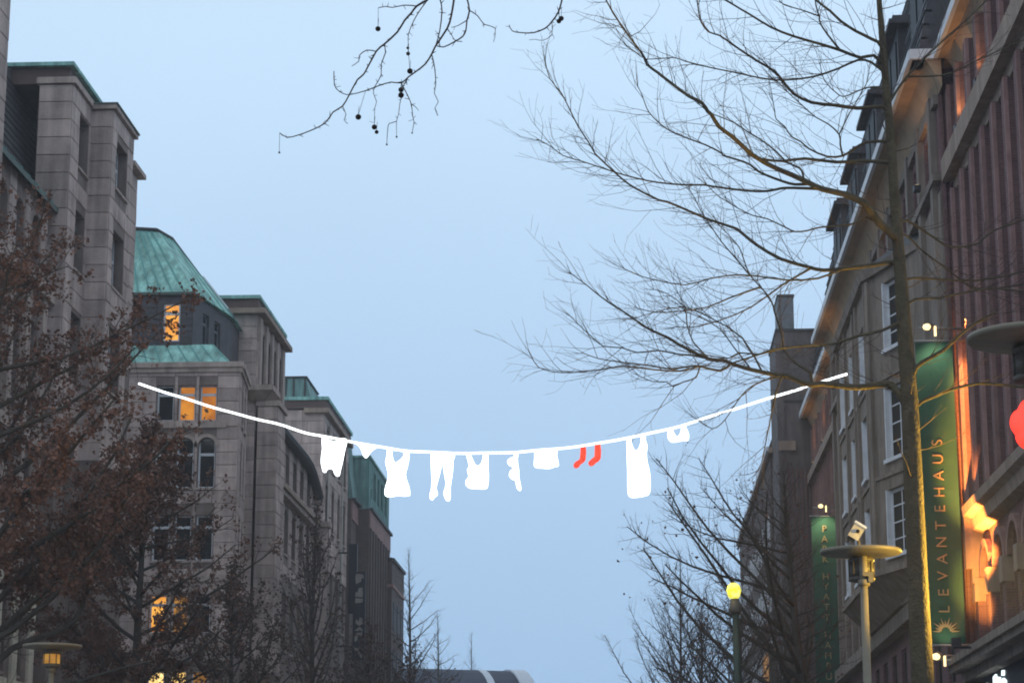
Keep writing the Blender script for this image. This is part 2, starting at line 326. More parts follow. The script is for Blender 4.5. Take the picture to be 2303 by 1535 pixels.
OAK_LIMBS = [[(4.4,36.0,14.36,.0418),(4.34,35.81,14.99,.0326),(4.14,35.7,15.13,.0303),(3.87,35.56,15.22,.0277),(3.61,35.44,15.36,.0253),(3.44,35.39,15.52,.0235),(3.2,35.37,15.72,.0214),(2.96,35.4,16.05,.0188),(2.51,35.27,16.49,.0149)],[(4.38,36.0,14.74,.038),(4.2,35.91,14.91,.034),(3.96,35.84,14.85,.0318),(3.61,35.68,14.93,.0288),(3.26,35.45,14.96,.0263),(2.79,35.09,14.97,.0231),(2.41,34.87,15.05,.0207),(2.08,34.84,15.26,.0186),(1.67,34.94,15.58,.0161),(1.29,34.81,15.85,.0137),(0.83,34.12,15.97,.0108)],[(4.38,35.93,14.59,.0266),(4.15,35.89,14.78,.0237),(3.92,35.85,14.81,.0223),(3.58,35.81,14.65,.0205),(3.16,35.8,14.51,.0185),(2.71,35.77,14.45,.0167),(2.33,35.72,14.46,.0153),(1.81,35.59,14.54,.0134),(1.43,35.49,14.59,.0121),(0.98,35.44,14.7,.0106),(0.8,35.45,14.77,.01),(0.35,35.51,14.77,.0087),(0.17,35.53,14.9,.0081),(0.0,35.53,15.02,.0075)],[(4.42,36.0,13.91,.0456),(4.32,35.95,14.01,.0423),(3.88,35.75,13.92,.0371),(3.49,35.55,13.91,.0333),(3.08,35.39,13.91,.0297),(2.78,35.35,14.06,.0271),(2.6,35.36,14.3,.025),(2.46,35.35,14.47,.0235),(2.16,35.24,14.62,.0211),(1.82,34.94,14.75,.0184),(1.54,34.59,14.82,.0162),(1.36,34.4,14.81,.0151),(1.23,34.23,14.92,.0138),(1.18,34.12,15.14,.0123),(1.15,34.13,15.42,.0108)],[(4.49,36.0,11.53,.0912),(4.45,35.92,11.7,.0846),(4.16,35.72,11.9,.0769),(3.93,35.45,12.13,.0708),(3.83,35.37,12.18,.0689),(3.55,35.19,12.25,.0647),(3.17,35.07,12.31,.0596),(2.94,35.07,12.43,.0565),(2.7,35.09,12.56,.0535),(2.44,35.06,12.67,.0503),(2.25,34.95,12.74,.0479),(2.06,34.77,12.8,.0455),(1.99,34.67,12.82,.0445),(1.69,34.13,12.92,.0401),(1.46,33.76,12.97,.037),(1.34,33.55,13.1,.0348),(1.28,33.51,13.14,.034),(1.19,33.47,13.27,.0325),(0.99,33.54,13.41,.0305),(0.73,33.81,13.72,.0277),(0.51,34.0,13.98,.0254),(0.34,34.03,14.13,.0235),(0.29,33.96,14.24,.0223),(0.16,33.7,14.34,.0203),(-0.08,32.86,14.38,.0165),(-0.3,31.97,14.44,.0125),(-0.41,31.79,14.65,.0101)],[(4.45,36.0,13.03,.038),(4.32,35.99,13.04,.036),(3.95,35.96,13.06,.0328),(3.5,35.91,13.03,.0298),(2.97,35.81,13.07,.0269),(2.6,35.74,13.01,.0249),(2.26,35.71,13.04,.0233),(2.12,35.71,13.1,.0226)],[(3.0,35.07,12.4,.0297),(2.75,35.22,12.44,.0261),(2.57,35.31,12.52,.0244),(2.31,35.41,12.66,.0223),(2.16,35.44,12.75,.0211),(2.03,35.48,12.88,.02),(1.84,35.54,12.98,.0188),(1.6,35.66,13.1,.0173),(1.58,35.69,13.15,.017),(1.32,35.93,13.38,.0155),(0.83,36.48,13.77,.0129),(0.58,36.7,14.02,.0115),(0.4,36.78,14.25,.0102),(0.34,36.78,14.37,.0097),(0.25,36.71,14.61,.0084),(0.18,36.65,14.73,.0077)],[(3.17,35.07,12.31,.0297),(2.71,35.25,12.39,.0253),(2.52,35.3,12.4,.0242),(2.3,35.34,12.37,.0229),(1.96,35.4,12.4,.0212),(1.4,35.64,12.56,.0187),(1.28,35.72,12.61,.0182),(0.96,35.96,12.69,.017),(0.53,36.23,12.82,.0154),(0.14,36.3,12.93,.0139),(-0.23,36.22,13.02,.0125),(-0.76,36.11,13.18,.0105),(-1.1,36.26,13.34,.0093),(-1.3,36.48,13.57,.0086),(-1.55,36.8,13.82,.0078)],[(4.5,36.0,11.22,.0494),(4.38,36.05,11.32,.0467),(4.13,36.16,11.31,.044),(3.68,36.31,11.3,.0403),(3.28,36.37,11.28,.0375),(3.01,36.39,11.35,.0357),(2.56,36.47,11.52,.0329),(2.19,36.71,11.83,.0305),(2.02,36.88,12.03,.0294),(1.91,37.0,12.17,.0287),(1.83,37.06,12.24,.0282),(1.45,37.27,12.44,.0263),(1.3,37.29,12.51,.0255),(1.03,37.26,12.63,.024),(0.68,37.13,12.75,.0222),(0.53,37.08,12.77,.0214),(0.13,37.08,12.99,.0194),(-0.07,37.21,13.18,.0184),(-0.28,37.47,13.46,.0173),(-0.54,37.88,13.85,.016),(-0.59,37.97,13.95,.0157),(-0.7,38.16,14.21,.0149),(-0.88,38.31,14.55,.0136),(-1.05,38.23,14.89,.012),(-1.18,38.02,15.1,.0107),(-1.37,37.79,15.28,.0095),(-1.47,37.69,15.64,.0079)],[(4.16,35.72,11.9,.0226),(3.94,35.64,11.98,.0201),(3.84,35.6,11.94,.0194),(3.7,35.53,11.84,.0184),(3.38,35.4,11.77,.0167),(3.11,35.3,11.72,.0154),(2.93,35.26,11.66,.0145),(2.73,35.24,11.64,.0136),(2.58,35.23,11.71,.0129),(2.28,35.22,11.86,.0116),(2.05,35.19,11.91,.0107),(1.82,35.1,12.0,.0097),(1.61,34.95,12.09,.0088),(1.45,34.8,12.15,.0082),(1.28,34.59,12.27,.0073)],[(4.57,36.0,8.48,.0836),(4.52,36.01,8.78,.075),(4.45,36.02,9.02,.0703),(4.32,36.02,9.18,.0671),(4.22,36.03,9.25,.0651),(3.89,36.05,9.21,.0605),(3.6,36.07,9.21,.0567),(3.17,36.1,9.28,.0514),(2.99,36.11,9.26,.0493),(2.81,36.12,9.32,.0472),(2.59,36.12,9.42,.0446),(2.4,36.12,9.44,.0425),(2.13,36.11,9.5,.0396),(1.9,36.11,9.56,.0372),(1.68,36.11,9.64,.0349),(1.54,36.12,9.7,.0335),(1.33,36.14,9.72,.0315),(1.05,36.18,9.86,.0286),(0.8,36.22,10.01,.026),(0.65,36.24,10.12,.0244),(0.34,36.26,10.27,.0214),(0.11,36.25,10.43,.019),(-0.1,36.23,10.58,.0168),(-0.35,36.21,10.74,.0143),(-0.58,36.19,10.92,.0119),(-0.7,36.2,11.03,.0106),(-1.0,36.23,11.27,.0076)],[(1.68,36.11,9.64,.0267),(1.49,36.04,9.5,.0232),(1.15,35.93,9.56,.0199),(0.94,35.88,9.54,.0182),(0.65,35.84,9.5,.0162),(0.37,35.82,9.55,.0143),(-0.1,35.76,9.6,.0114),(-0.5,35.6,9.63,.009),(-0.77,35.44,9.7,.0075)],[(1.15,35.93,9.56,.019),(0.83,35.83,9.46,.0164),(0.37,35.6,9.44,.0142),(-0.1,35.34,9.44,.0123),(-0.58,35.21,9.35,.0107),(-0.95,35.22,9.32,.0095),(-1.24,35.23,9.34,.0087),(-1.48,35.18,9.41,.0079),(-1.58,35.09,9.55,.0074)],[(4.53,36.0,10.22,.0342),(4.43,35.95,10.25,.0323),(4.16,35.85,10.11,.0295),(3.74,35.73,9.99,.0264),(3.29,35.52,9.81,.0235),(2.9,35.24,9.73,.0213),(2.33,34.78,9.57,.0182),(2.07,34.64,9.46,.0169),(1.73,34.63,9.35,.0153),(1.61,34.67,9.32,.0147)],[(2.33,34.78,9.57,.0184),(2.07,34.7,9.47,.0151),(1.73,34.57,9.47,.0125),(1.57,34.47,9.36,.0113),(1.29,34.33,9.37,.0096),(0.86,34.17,9.41,.0072)],[(2.99,36.11,9.26,.0305),(2.99,36.23,9.49,.0273),(2.81,36.34,9.64,.0251),(2.59,36.46,9.92,.0224),(2.56,36.51,10.19,.0205),(2.45,36.65,10.65,.0177),(2.44,36.69,10.74,.0173),(2.36,36.84,10.98,.016),(2.1,37.25,11.43,.0137),(2.01,37.55,11.79,.0121),(1.94,37.74,12.08,.0109),(1.78,37.85,12.32,.0096),(1.55,37.84,12.57,.008)],[(2.1,37.25,11.43,.0157),(1.82,37.38,11.83,.0128),(1.62,37.49,12.12,.0115),(1.44,37.67,12.47,.0103),(1.31,37.82,12.73,.0095),(1.19,37.99,13.06,.0086),(1.09,38.08,13.26,.008)],[(1.33,36.14,9.72,.0191),(1.05,36.23,9.81,.0166),(0.82,36.32,9.85,.0154),(0.49,36.49,9.96,.0138),(0.13,36.67,9.97,.0124),(-0.13,36.77,10.08,.0114),(-0.44,36.82,10.12,.0103),(-0.62,36.82,10.27,.0095),(-0.77,36.81,10.41,.0088),(-1.01,36.81,10.66,.0078)],[(1.15,35.93,9.56,.0152),(1.09,35.98,9.38,.0131),(0.88,36.04,9.32,.0116),(0.71,36.1,9.26,.0106),(0.6,36.15,9.35,.0099),(0.37,36.26,9.38,.0088),(0.14,36.41,9.52,.0077)],[(2.59,36.12,9.42,.0191),(2.37,36.05,9.38,.0164),(2.11,35.95,9.27,.0144),(1.91,35.85,9.13,.013),(1.74,35.71,8.91,.0115),(1.6,35.59,8.68,.0102),(1.47,35.51,8.51,.0093),(1.32,35.46,8.42,.0084),(1.14,35.44,8.52,.0075)],[(4.57,36.0,9.08,.057),(4.67,35.91,9.47,.0445),(4.9,35.88,9.63,.0389),(5.12,35.84,9.75,.0346),(5.25,35.81,9.86,.0317),(5.55,35.69,10.11,.0257),(5.96,35.47,10.31,.0187)],[(4.57,36.0,8.72,.0418),(4.75,36.03,8.93,.0375),(4.97,36.06,9.03,.035),(5.28,36.13,9.16,.0322),(5.73,36.23,9.28,.0287),(6.18,36.29,9.26,.0257),(6.68,36.3,9.22,.0224),(7.2,36.3,9.37,.0192)],[(4.47,36.0,11.96,.0304),(4.66,36.06,12.04,.0276),(5.0,36.16,11.84,.0243),(5.18,36.19,11.72,.0228),(5.33,36.21,11.63,.0216),(5.55,36.24,11.62,.0203),(5.86,36.3,11.69,.0186),(6.11,36.42,11.93,.017),(6.72,36.74,12.21,.0142),(7.27,36.94,12.46,.0117)],[(4.48,36.0,11.77,.0228),(4.65,36.07,11.78,.0213),(4.88,36.23,11.59,.0196),(5.2,36.43,11.4,.0181),(5.5,36.57,11.2,.0168),(5.72,36.61,11.03,.0158),(5.95,36.62,10.98,.015),(6.66,36.75,11.08,.0129),(7.16,37.1,11.24,.0117)],[(4.51,36.0,10.98,.0266),(4.74,36.12,11.06,.024),(5.17,36.33,11.09,.0213),(5.86,36.49,11.1,.0177),(6.67,36.72,11.3,.0141),(7.36,37.26,11.6,.0118)],[(4.52,36.0,10.54,.0266),(4.72,35.85,10.63,.0235),(5.06,35.64,10.59,.0207),(5.4,35.51,10.63,.0185),(5.9,35.44,10.69,.0158),(6.38,35.22,10.58,.0132),(6.76,34.73,10.41,.011)],[(4.41,36.0,14.04,.0304),(4.58,36.04,14.33,.027),(4.76,36.07,14.58,.025),(4.99,36.09,14.82,.0232),(5.2,36.11,15.04,.0216),(5.57,36.16,15.39,.0193),(5.93,36.26,15.74,.0173),(6.3,36.37,16.13,.0153)],[(4.76,36.07,14.58,.019),(5.38,36.19,14.63,.015),(5.78,36.3,14.82,.0132),(6.18,36.41,15.05,.0116),(6.83,36.45,15.34,.0092),(7.27,36.45,15.57,.0077)],[(3.61,35.68,14.93,.0226),(3.41,35.68,15.21,.0177),(3.29,35.69,15.43,.0156),(3.28,35.69,15.55,.0145),(3.23,35.69,15.74,.0131),(3.21,35.69,16.01,.0113)],[(3.28,35.69,15.55,.0151),(2.96,35.6,15.64,.0113),(2.69,35.51,15.69,.0094),(2.59,35.46,15.77,.0085),(2.5,35.38,15.9,.0075)],[(4.43,36.0,13.41,.0342),(4.04,35.99,13.4,.0269),(3.81,35.98,13.28,.024),(3.62,35.98,13.16,.0217),(3.36,35.97,13.15,.0191),(3.06,35.96,13.29,.0162),(2.92,35.95,13.42,.0145),(2.77,35.94,13.5,.0132),(2.66,35.93,13.68,.0115),(2.52,35.92,13.81,.01),(2.5,35.91,13.95,.009),(2.47,35.91,14.15,.0076)],[(3.62,35.98,13.16,.019),(3.58,35.91,13.34,.0165),(3.56,35.83,13.49,.0151),(3.37,35.69,13.63,.0134),(3.15,35.53,13.7,.0119),(2.91,35.31,13.84,.0101),(2.71,35.17,13.98,.0088),(2.51,35.08,14.16,.0074)],[(3.56,35.83,13.49,.0151),(3.76,35.98,13.91,.0118),(4.1,36.29,14.55,.0089),(4.18,36.52,14.93,.0077)],[(4.4,36.0,14.23,.019),(4.34,36.04,14.36,.017),(4.07,36.15,14.42,.0144),(3.78,36.33,14.35,.0121),(3.64,36.42,14.39,.0111),(3.42,36.63,14.73,.0091),(3.37,36.74,15.03,.0077)],[(2.88,35.08,12.46,.0222),(2.87,35.08,12.58,.0205),(2.82,35.09,12.68,.0194),(2.61,35.1,12.79,.0175),(2.45,35.12,12.98,.0159),(2.21,35.14,13.19,.014),(1.99,35.15,13.34,.0125),(1.78,35.16,13.5,.0112),(1.52,35.16,13.62,.0098),(1.33,35.16,13.71,.0088),(1.11,35.17,13.94,.0074)],[(2.52,36.1,9.41,.019),(2.4,36.05,9.14,.0158),(2.31,35.94,8.75,.013),(2.22,35.81,8.36,.0108),(2.11,35.69,7.89,.0084),(2.02,35.66,7.74,.0075)],[(1.33,36.14,9.72,.0153),(1.07,36.28,10.04,.0125),(0.97,36.42,10.38,.011),(0.94,36.6,10.73,.0099),(0.65,36.9,11.05,.0086),(0.42,37.07,11.17,.0078)],[(2.01,36.11,9.53,.0152),(1.73,36.14,9.92,.0118),(1.51,36.17,10.24,.0102),(1.22,36.22,10.44,.0088),(0.93,36.26,10.57,.0077)],[(2.19,36.11,9.48,.0191),(1.89,36.41,10.14,.0148),(1.39,36.8,10.58,.0123),(0.95,36.96,10.82,.0106),(0.49,36.94,10.75,.009),(0.11,36.96,10.64,.0078)],[(3.08,36.38,11.33,.023),(2.6,36.65,11.11,.0178),(2.08,36.93,10.8,.0141),(1.55,36.99,10.59,.0112),(1.1,37.04,10.49,.0091),(0.8,37.18,10.53,.0078)],[(3.62,36.32,11.3,.023),(3.17,36.33,11.13,.0195),(2.65,36.33,11.11,.017),(2.14,36.34,11.19,.015),(1.76,36.34,11.21,.0136),(1.39,36.34,11.16,.0123),(0.94,36.34,11.05,.0109),(0.49,36.35,11.14,.0095),(0.2,36.36,11.22,.0086),(-0.1,36.37,11.37,.0077)],[(2.25,37.01,11.17,.0195),(1.71,36.96,10.97,.015),(1.33,36.9,10.8,.0129),(0.87,36.84,10.72,.0108),(0.45,36.82,10.7,.0091),(0.12,36.83,10.79,.0078)]]
PLANE_TWIGS = [[(-1.191,12.559,6.696,.0078),(-1.257,12.555,6.655,.0075),(-1.289,12.551,6.609,.0073),(-1.328,12.548,6.563,.0071),(-1.372,12.542,6.485,.0067),(-1.449,12.536,6.408,.0063),(-1.496,12.532,6.362,.0061),(-1.565,12.522,6.219,.0055),(-1.604,12.519,6.182,.0053),(-1.652,12.513,6.083,.0049),(-1.69,12.508,6.012,.0046),(-1.745,12.504,5.975,.0043),(-1.791,12.499,5.905,.004),(-1.872,12.493,5.86,.0036),(-1.95,12.487,5.829,.0033),(-2.013,12.483,5.815,.0031),(-2.058,12.48,5.843,.0029)],[(-1.257,12.555,6.655,.0039),(-1.328,12.533,6.654,.0035),(-1.398,12.51,6.632,.0031),(-1.437,12.498,6.634,.0029),(-1.481,12.484,6.621,.0026)],[(-1.449,12.536,6.408,.0039),(-1.439,12.527,6.351,.0037),(-1.461,12.515,6.279,.0034),(-1.461,12.502,6.199,.0031),(-1.496,12.489,6.124,.0029),(-1.502,12.482,6.08,.0027),(-1.482,12.472,6.024,.0025),(-1.491,12.465,5.983,.0023),(-1.49,12.448,5.874,.0019)],[(-1.496,12.532,6.362,.0039),(-1.554,12.548,6.378,.0033),(-1.601,12.563,6.35,.0028),(-1.605,12.573,6.317,.0025),(-1.649,12.588,6.293,.0019)],[(-1.69,12.508,6.012,.0032),(-1.665,12.486,5.954,.0027),(-1.673,12.471,5.913,.0023),(-1.65,12.459,5.886,.0019)],[(-1.005,12.228,6.559,.0078),(-1.021,12.239,6.464,.0073),(-1.045,12.248,6.39,.007),(-1.113,12.262,6.289,.0064),(-1.137,12.268,6.24,.0062),(-1.174,12.276,6.183,.0058),(-1.226,12.284,6.143,.0055),(-1.274,12.291,6.11,.0052),(-1.318,12.297,6.075,.005),(-1.377,12.304,6.084,.0047),(-1.451,12.313,6.067,.0043),(-1.53,12.323,6.041,.004),(-1.621,12.333,6.022,.0035),(-1.661,12.338,6.03,.0033),(-1.693,12.342,6.051,.0032),(-1.718,12.347,6.089,.003),(-1.724,12.356,6.179,.0026)],[(-1.318,12.297,6.075,.0045),(-1.288,12.285,6.015,.004),(-1.254,12.27,5.935,.0034),(-1.244,12.256,5.856,.0028),(-1.235,12.248,5.816,.0025),(-1.244,12.235,5.746,.0019)],[(-1.254,12.27,5.935,.0032),(-1.231,12.271,5.919,.0026),(-1.21,12.272,5.894,.0019)],[(-1.137,12.268,6.24,.0045),(-1.12,12.266,6.164,.004),(-1.111,12.264,6.056,.0033),(-1.119,12.262,5.996,.0029),(-1.095,12.261,5.943,.0026),(-1.115,12.26,5.904,.0023),(-1.096,12.258,5.857,.0019)],[(-1.274,12.291,6.11,.0032),(-1.311,12.279,6.033,.0029),(-1.312,12.273,5.987,.0027),(-1.321,12.266,5.935,.0025),(-1.327,12.257,5.867,.0023),(-1.337,12.251,5.824,.0021),(-1.334,12.238,5.725,.0017)],[(-1.337,12.251,5.824,.0026),(-1.37,12.266,5.819,.0024),(-1.389,12.277,5.807,.0022),(-1.401,12.327,5.709,.0016)],[(-1.191,12.559,6.696,.0039),(-1.234,12.538,6.623,.0035),(-1.269,12.519,6.55,.0032),(-1.298,12.495,6.457,.0028),(-1.298,12.48,6.392,.0025),(-1.293,12.462,6.318,.0022),(-1.281,12.434,6.198,.0017)],[(-0.943,12.448,6.646,.0065),(-0.928,12.43,6.571,.006),(-0.942,12.414,6.503,.0055),(-0.946,12.399,6.438,.005),(-0.964,12.387,6.392,.0047),(-1.012,12.371,6.353,.0042),(-1.074,12.352,6.314,.0036),(-1.117,12.34,6.319,.0032)],[(-0.928,12.43,6.571,.0039),(-0.88,12.437,6.539,.0035),(-0.841,12.445,6.487,.003),(-0.775,12.453,6.464,.0025),(-0.786,12.463,6.381,.0019)],[(-1.098,12.366,6.616,.0052),(-1.086,12.357,6.545,.0049),(-1.097,12.341,6.411,.0043),(-1.117,12.331,6.324,.0039)],[(-0.383,12.648,6.714,.0065),(-0.404,12.636,6.632,.0058),(-0.444,12.625,6.566,.0052),(-0.484,12.615,6.52,.0047),(-0.554,12.603,6.489,.0041),(-0.623,12.592,6.486,.0035),(-0.681,12.583,6.495,.003),(-0.7,12.576,6.532,.0026)],[(-0.444,12.625,6.566,.0032),(-0.445,12.629,6.482,.0028),(-0.501,12.632,6.45,.0024),(-0.542,12.634,6.458,.0022),(-0.582,12.636,6.456,.0019)],[(-0.942,12.414,6.503,.0032),(-0.997,12.437,6.479,.0025),(-1.038,12.452,6.474,.0019)],[(-1.045,12.248,6.39,.0032),(-1.019,12.232,6.345,.0028),(-0.994,12.216,6.3,.0024),(-0.951,12.2,6.288,.0019)],[(-2.058,12.48,5.843,.0016),(-2.05,12.434,5.706,.0016)],[(-1.481,12.484,6.621,.0016),(-1.478,12.457,6.491,.0016)],[(-1.53,12.323,6.041,.0016),(-1.575,12.359,5.906,.0016)],[(-0.404,12.636,6.632,.0026),(-0.399,12.64,6.591,.0026)]]
PLANE_BALLS = [(-1.478,12.457,6.477,.0156),(-1.49,12.448,5.858,.0156),(-1.476,12.448,5.827,.0117),(-1.575,12.359,5.892,.0169),(-1.316,12.279,6.027,.0156),(-1.315,12.273,5.992,.0169),(-1.3,12.48,6.361,.0091),(-1.296,12.462,6.318,.0117),(-1.281,12.434,6.198,.0169),(-0.388,12.64,6.591,.0156),(-0.402,12.64,6.574,.0143),(-2.05,12.434,5.706,.0065),(-1.334,12.238,5.725,.006),(-1.401,12.327,5.709,.006),(-1.244,12.235,5.746,.0052)]
GARMENTS = {'bodysuit':(86.592,[(-12.265,18.079),(-12.086,18.005),(-12.012,17.896),(-11.78,17.822),(-11.567,17.856),(-11.461,17.944),(-11.301,17.907),(-11.28,17.763),(-11.347,17.494),(-11.412,17.136),(-11.477,16.814),(-11.527,16.6),(-11.559,16.44),(-11.648,16.423),(-11.738,16.495),(-11.812,16.674),(-11.937,16.729),(-12.061,16.677),(-12.094,16.588),(-12.201,16.589),(-12.258,16.786),(-12.297,16.965),(-12.286,17.288),(-12.254,17.503),(-12.277,17.773)]),'briefs':(86.076,[(-10.913,17.699),(-10.594,17.625),(-10.239,17.55),(-9.956,17.511),(-10.149,17.388),(-10.288,17.247),(-10.392,17.088),(-10.462,17.053),(-10.551,17.143),(-10.643,17.393),(-10.751,17.537)]),'camisole':(85.587,[(-9.548,17.329),(-9.372,17.31),(-9.352,17.115),(-9.315,16.902),(-9.208,16.759),(-9.069,16.846),(-8.93,16.969),(-8.897,17.11),(-8.898,17.252),(-8.705,17.232),(-8.686,17.073),(-8.701,16.825),(-8.768,16.508),(-8.818,16.297),(-8.763,16.05),(-8.673,15.803),(-8.635,15.557),(-8.669,15.452),(-8.878,15.436),(-9.14,15.456),(-9.401,15.405),(-9.576,15.442),(-9.63,15.565),(-9.598,15.811),(-9.515,16.092),(-9.5,16.303),(-9.555,16.551),(-9.611,16.799),(-9.562,17.028)]),'tights':(84.91,[(-7.767,17.013),(-6.883,17.004),(-6.898,16.706),(-6.913,16.269),(-6.963,15.92),(-6.996,15.659),(-6.994,15.311),(-7.01,15.172),(-7.096,15.121),(-7.183,15.191),(-7.253,15.4),(-7.22,15.574),(-7.169,15.783),(-7.223,16.097),(-7.278,16.447),(-7.314,16.71),(-7.349,16.711),(-7.381,16.361),(-7.465,16.012),(-7.549,15.664),(-7.513,15.49),(-7.495,15.368),(-7.615,15.264),(-7.7,15.161),(-7.787,15.231),(-7.789,15.405),(-7.739,15.613),(-7.724,15.927),(-7.745,16.364),(-7.765,16.714)]),'vest':(84.36,[(-6.356,16.848),(-6.184,16.828),(-6.08,16.601),(-5.976,16.426),(-5.873,16.391),(-5.77,16.477),(-5.702,16.685),(-5.668,16.858),(-5.513,16.874),(-5.495,16.509),(-5.495,16.248),(-5.477,15.953),(-5.527,15.538),(-5.715,15.488),(-5.972,15.508),(-6.213,15.527),(-6.35,15.65),(-6.351,15.823),(-6.249,15.96),(-6.284,16.134),(-6.302,16.256),(-6.234,16.394)]),'bikini_top':(83.775,[(-4.451,16.776),(-4.315,16.775),(-4.332,16.568),(-4.315,16.309),(-4.281,16.119),(-4.281,15.878),(-4.231,15.62),(-4.197,15.362),(-4.282,15.328),(-4.367,15.449),(-4.418,15.707),(-4.503,15.742),(-4.605,15.812),(-4.656,15.916),(-4.622,16.053),(-4.537,16.138),(-4.468,16.189),(-4.571,16.259),(-4.673,16.329),(-4.724,16.433),(-4.673,16.536),(-4.537,16.604),(-4.468,16.655)]),'shorts':(83.27,[(-3.662,16.78),(-2.849,16.807),(-2.816,16.6),(-2.75,16.291),(-2.751,16.171),(-2.886,16.139),(-3.106,16.072),(-3.359,16.092),(-3.596,16.111),(-3.68,16.214),(-3.663,16.471)]),'sock':(82.769,[(-1.89,16.86),(-1.705,16.875),(-1.709,16.313),(-1.895,16.144),(-1.962,16.043),(-2.063,15.993),(-2.147,16.028),(-2.163,16.13),(-2.062,16.248),(-1.927,16.349)]),'sock2':(82.538,[(-1.348,16.88),(-1.147,16.895),(-1.135,16.317),(-1.32,16.149),(-1.422,16.048),(-1.539,16.033),(-1.605,16.118),(-1.571,16.202),(-1.402,16.354),(-1.368,16.421)]),'dress':(81.847,[(-0.156,16.943),(-0.006,16.976),(0.025,16.773),(0.089,16.587),(0.187,16.468),(0.287,16.551),(0.373,16.769),(0.393,17.039),(0.543,17.071),(0.556,16.852),(0.619,16.632),(0.583,16.38),(0.611,16.01),(0.689,15.673),(0.716,15.254),(0.678,14.871),(0.528,14.772),(0.297,14.724),(0.033,14.709),(-0.115,14.811),(-0.143,15.179),(-0.137,15.681),(-0.148,16.185)]),'bra':(81.232,[(1.414,17.164),(1.546,17.197),(1.577,17.062),(1.672,16.894),(1.738,16.876),(1.838,16.992),(1.874,17.126),(1.893,17.277),(2.009,17.343),(2.056,17.191),(2.15,16.972),(2.13,16.738),(1.998,16.723),(1.751,16.692),(1.537,16.661),(1.407,16.762),(1.361,16.964)])}
ROPE = [(-20.429,89.6,20.912),(-19.855,89.407,20.676),(-18.637,88.993,20.219),(-17.036,88.441,19.641),(-15.46,87.89,19.09),(-14.199,87.441,18.714),(-13.142,87.062,18.321),(-12.287,86.752,18.073),(-11.066,86.303,17.743),(-9.768,85.821,17.427),(-8.67,85.407,17.199),(-7.225,84.855,16.997),(-5.802,84.303,16.884),(-4.399,83.752,16.806),(-3.016,83.2,16.796),(-1.652,82.648,16.852),(-0.306,82.097,16.974),(0.525,81.752,17.054),(1.679,81.269,17.236),(2.982,80.717,17.533),(4.586,80.028,17.877),(6.164,79.338,18.245),(7.822,78.6,18.61)]
# ================================================================ THE SETTING
g = MB(); g.add([(-900,-200,-0.02),(900,-200,-0.02),(900,1600,-0.02),(-900,1600,-0.02)], [(0,1,2,3)])
struct(g.build('ground', 'paving'))
g = MB(); g.box(-12.5, 1.6, -40, 420, -0.3, 0.0); struct(g.build('road', 'asphalt'))
for x0, x1 in ((-20.6, -12.68), (1.78, 10.2)):
    g = MB(); g.box(x0, x1, -40, 420, -0.2, 0.12); struct(g.build('pavement', 'paving'))
for x0 in (-12.68, 1.6):
    g = MB(); g.box(x0, x0+0.18, -40, 420, -0.2, 0.13); struct(g.build('kerb', 'kerb'))
g = MB()
for k in range(30): g.box(-5.5, -5.35, -30+k*9, -26+k*9, 0.0, 0.004)
struct(g.build('road_marking', 'road_paint'))

# ================================================================ LEFT ROW OF BUILDINGS
# ---- stone office building with stepped towers (nearest on the left)
L1 = thing('office_building', 'grey stone office building with stepped block towers and copper edged flat roof slabs', 'building', (-24, 72, 0))
archs = []
for k in range(12):
    u = 0.7 + k*2.05
    archs += [(u, u+1.0, 21.7, 23.5, 1), (u, u+1.0, 16.6, 19.8, 1), (u, u+1.0, 12.2, 14.9, 0), (u, u+1.0, 7.6, 10.4, 0)]
wl, Fs = walls([(-32,58),(-20.6,58),(-20.6,83),(-32,83)], 0, 24.3, 'stone_joint', L1, {1: archs}, 0.3)
F = Fs[1]
ashlar_joined(F, wl, 9.5, 17.2, 20.3, 24.2, [(o[0]-0.12, o[1]+0.12, o[2]-0.1, o[3]+0.12) for o in archs], 0.65, 1.2)
for o in archs:
    if 8 < o[0] < 25: window(F, o, L1, 'glass_dark', depth=0.26, transom=0.72)
for k in range(13):                                                     # piers between the window bays
    MB().obox(F, k*2.05-0.12, k*2.05+0.42, 0, 21.0, 0, 0.22).build('pier', 'stone_trim', L1)
    MB().obox(F, k*2.05-0.16, k*2.05+0.46, 4.5, 10.9, 0.2, 0.3).build('pier_base_glow', 'pale_glow_and_box', L1)  # lower piers coloured paler to stand for glow from the shop windows
MB().obox(F, 0, 25, 20.7, 21.2, 0, 0.35).build('string_course', 'stone_trim', L1)
MB().obox(F, 0, 25, 15.4, 15.8, 0, 0.3).build('string_course', 'stone_trim', L1)
MB().obox(F, 0, 25, 11.0, 11.45, 0, 0.34).build('string_course', 'stone_trim', L1)
MB().obox(F, 0, 25, 6.4, 7.4, 0, 0.18).build('shop_front_band', 'pale_glow_and_box', L1)  # shop glow put into the band's pale colour
b = MB(); b.add([(-20.3,58,24.25),(-20.3,83,24.25),(-21.5,83,25.35),(-21.5,58,25.35),(-20.3,58,24.05),(-20.3,83,24.05),(-21.5,83,24.05),(-21.5,58,24.05)],
      [(0,1,2,3),(4,5,1,0),(5,6,2,1),(7,4,0,3),(3,2,6,7)]); cop = b.build('copper_eave', 'copper_dark', L1)
for k in range(24):
    b = MB(); y = 58.4+k*1.0; b.add([(-20.28,y,24.27),(-20.28,y+0.05,24.27),(-21.5,y+0.05,25.39),(-21.5,y,25.39),(-20.28,y,24.22),(-20.28,y+0.05,24.22),(-21.5,y+0.05,25.33),(-21.5,y,25.33)],[(0,1,2,3),(4,5,1,0),(5,6,2,1),(7,4,0,3)]); b.build('seam', 'copper_seam', cop)
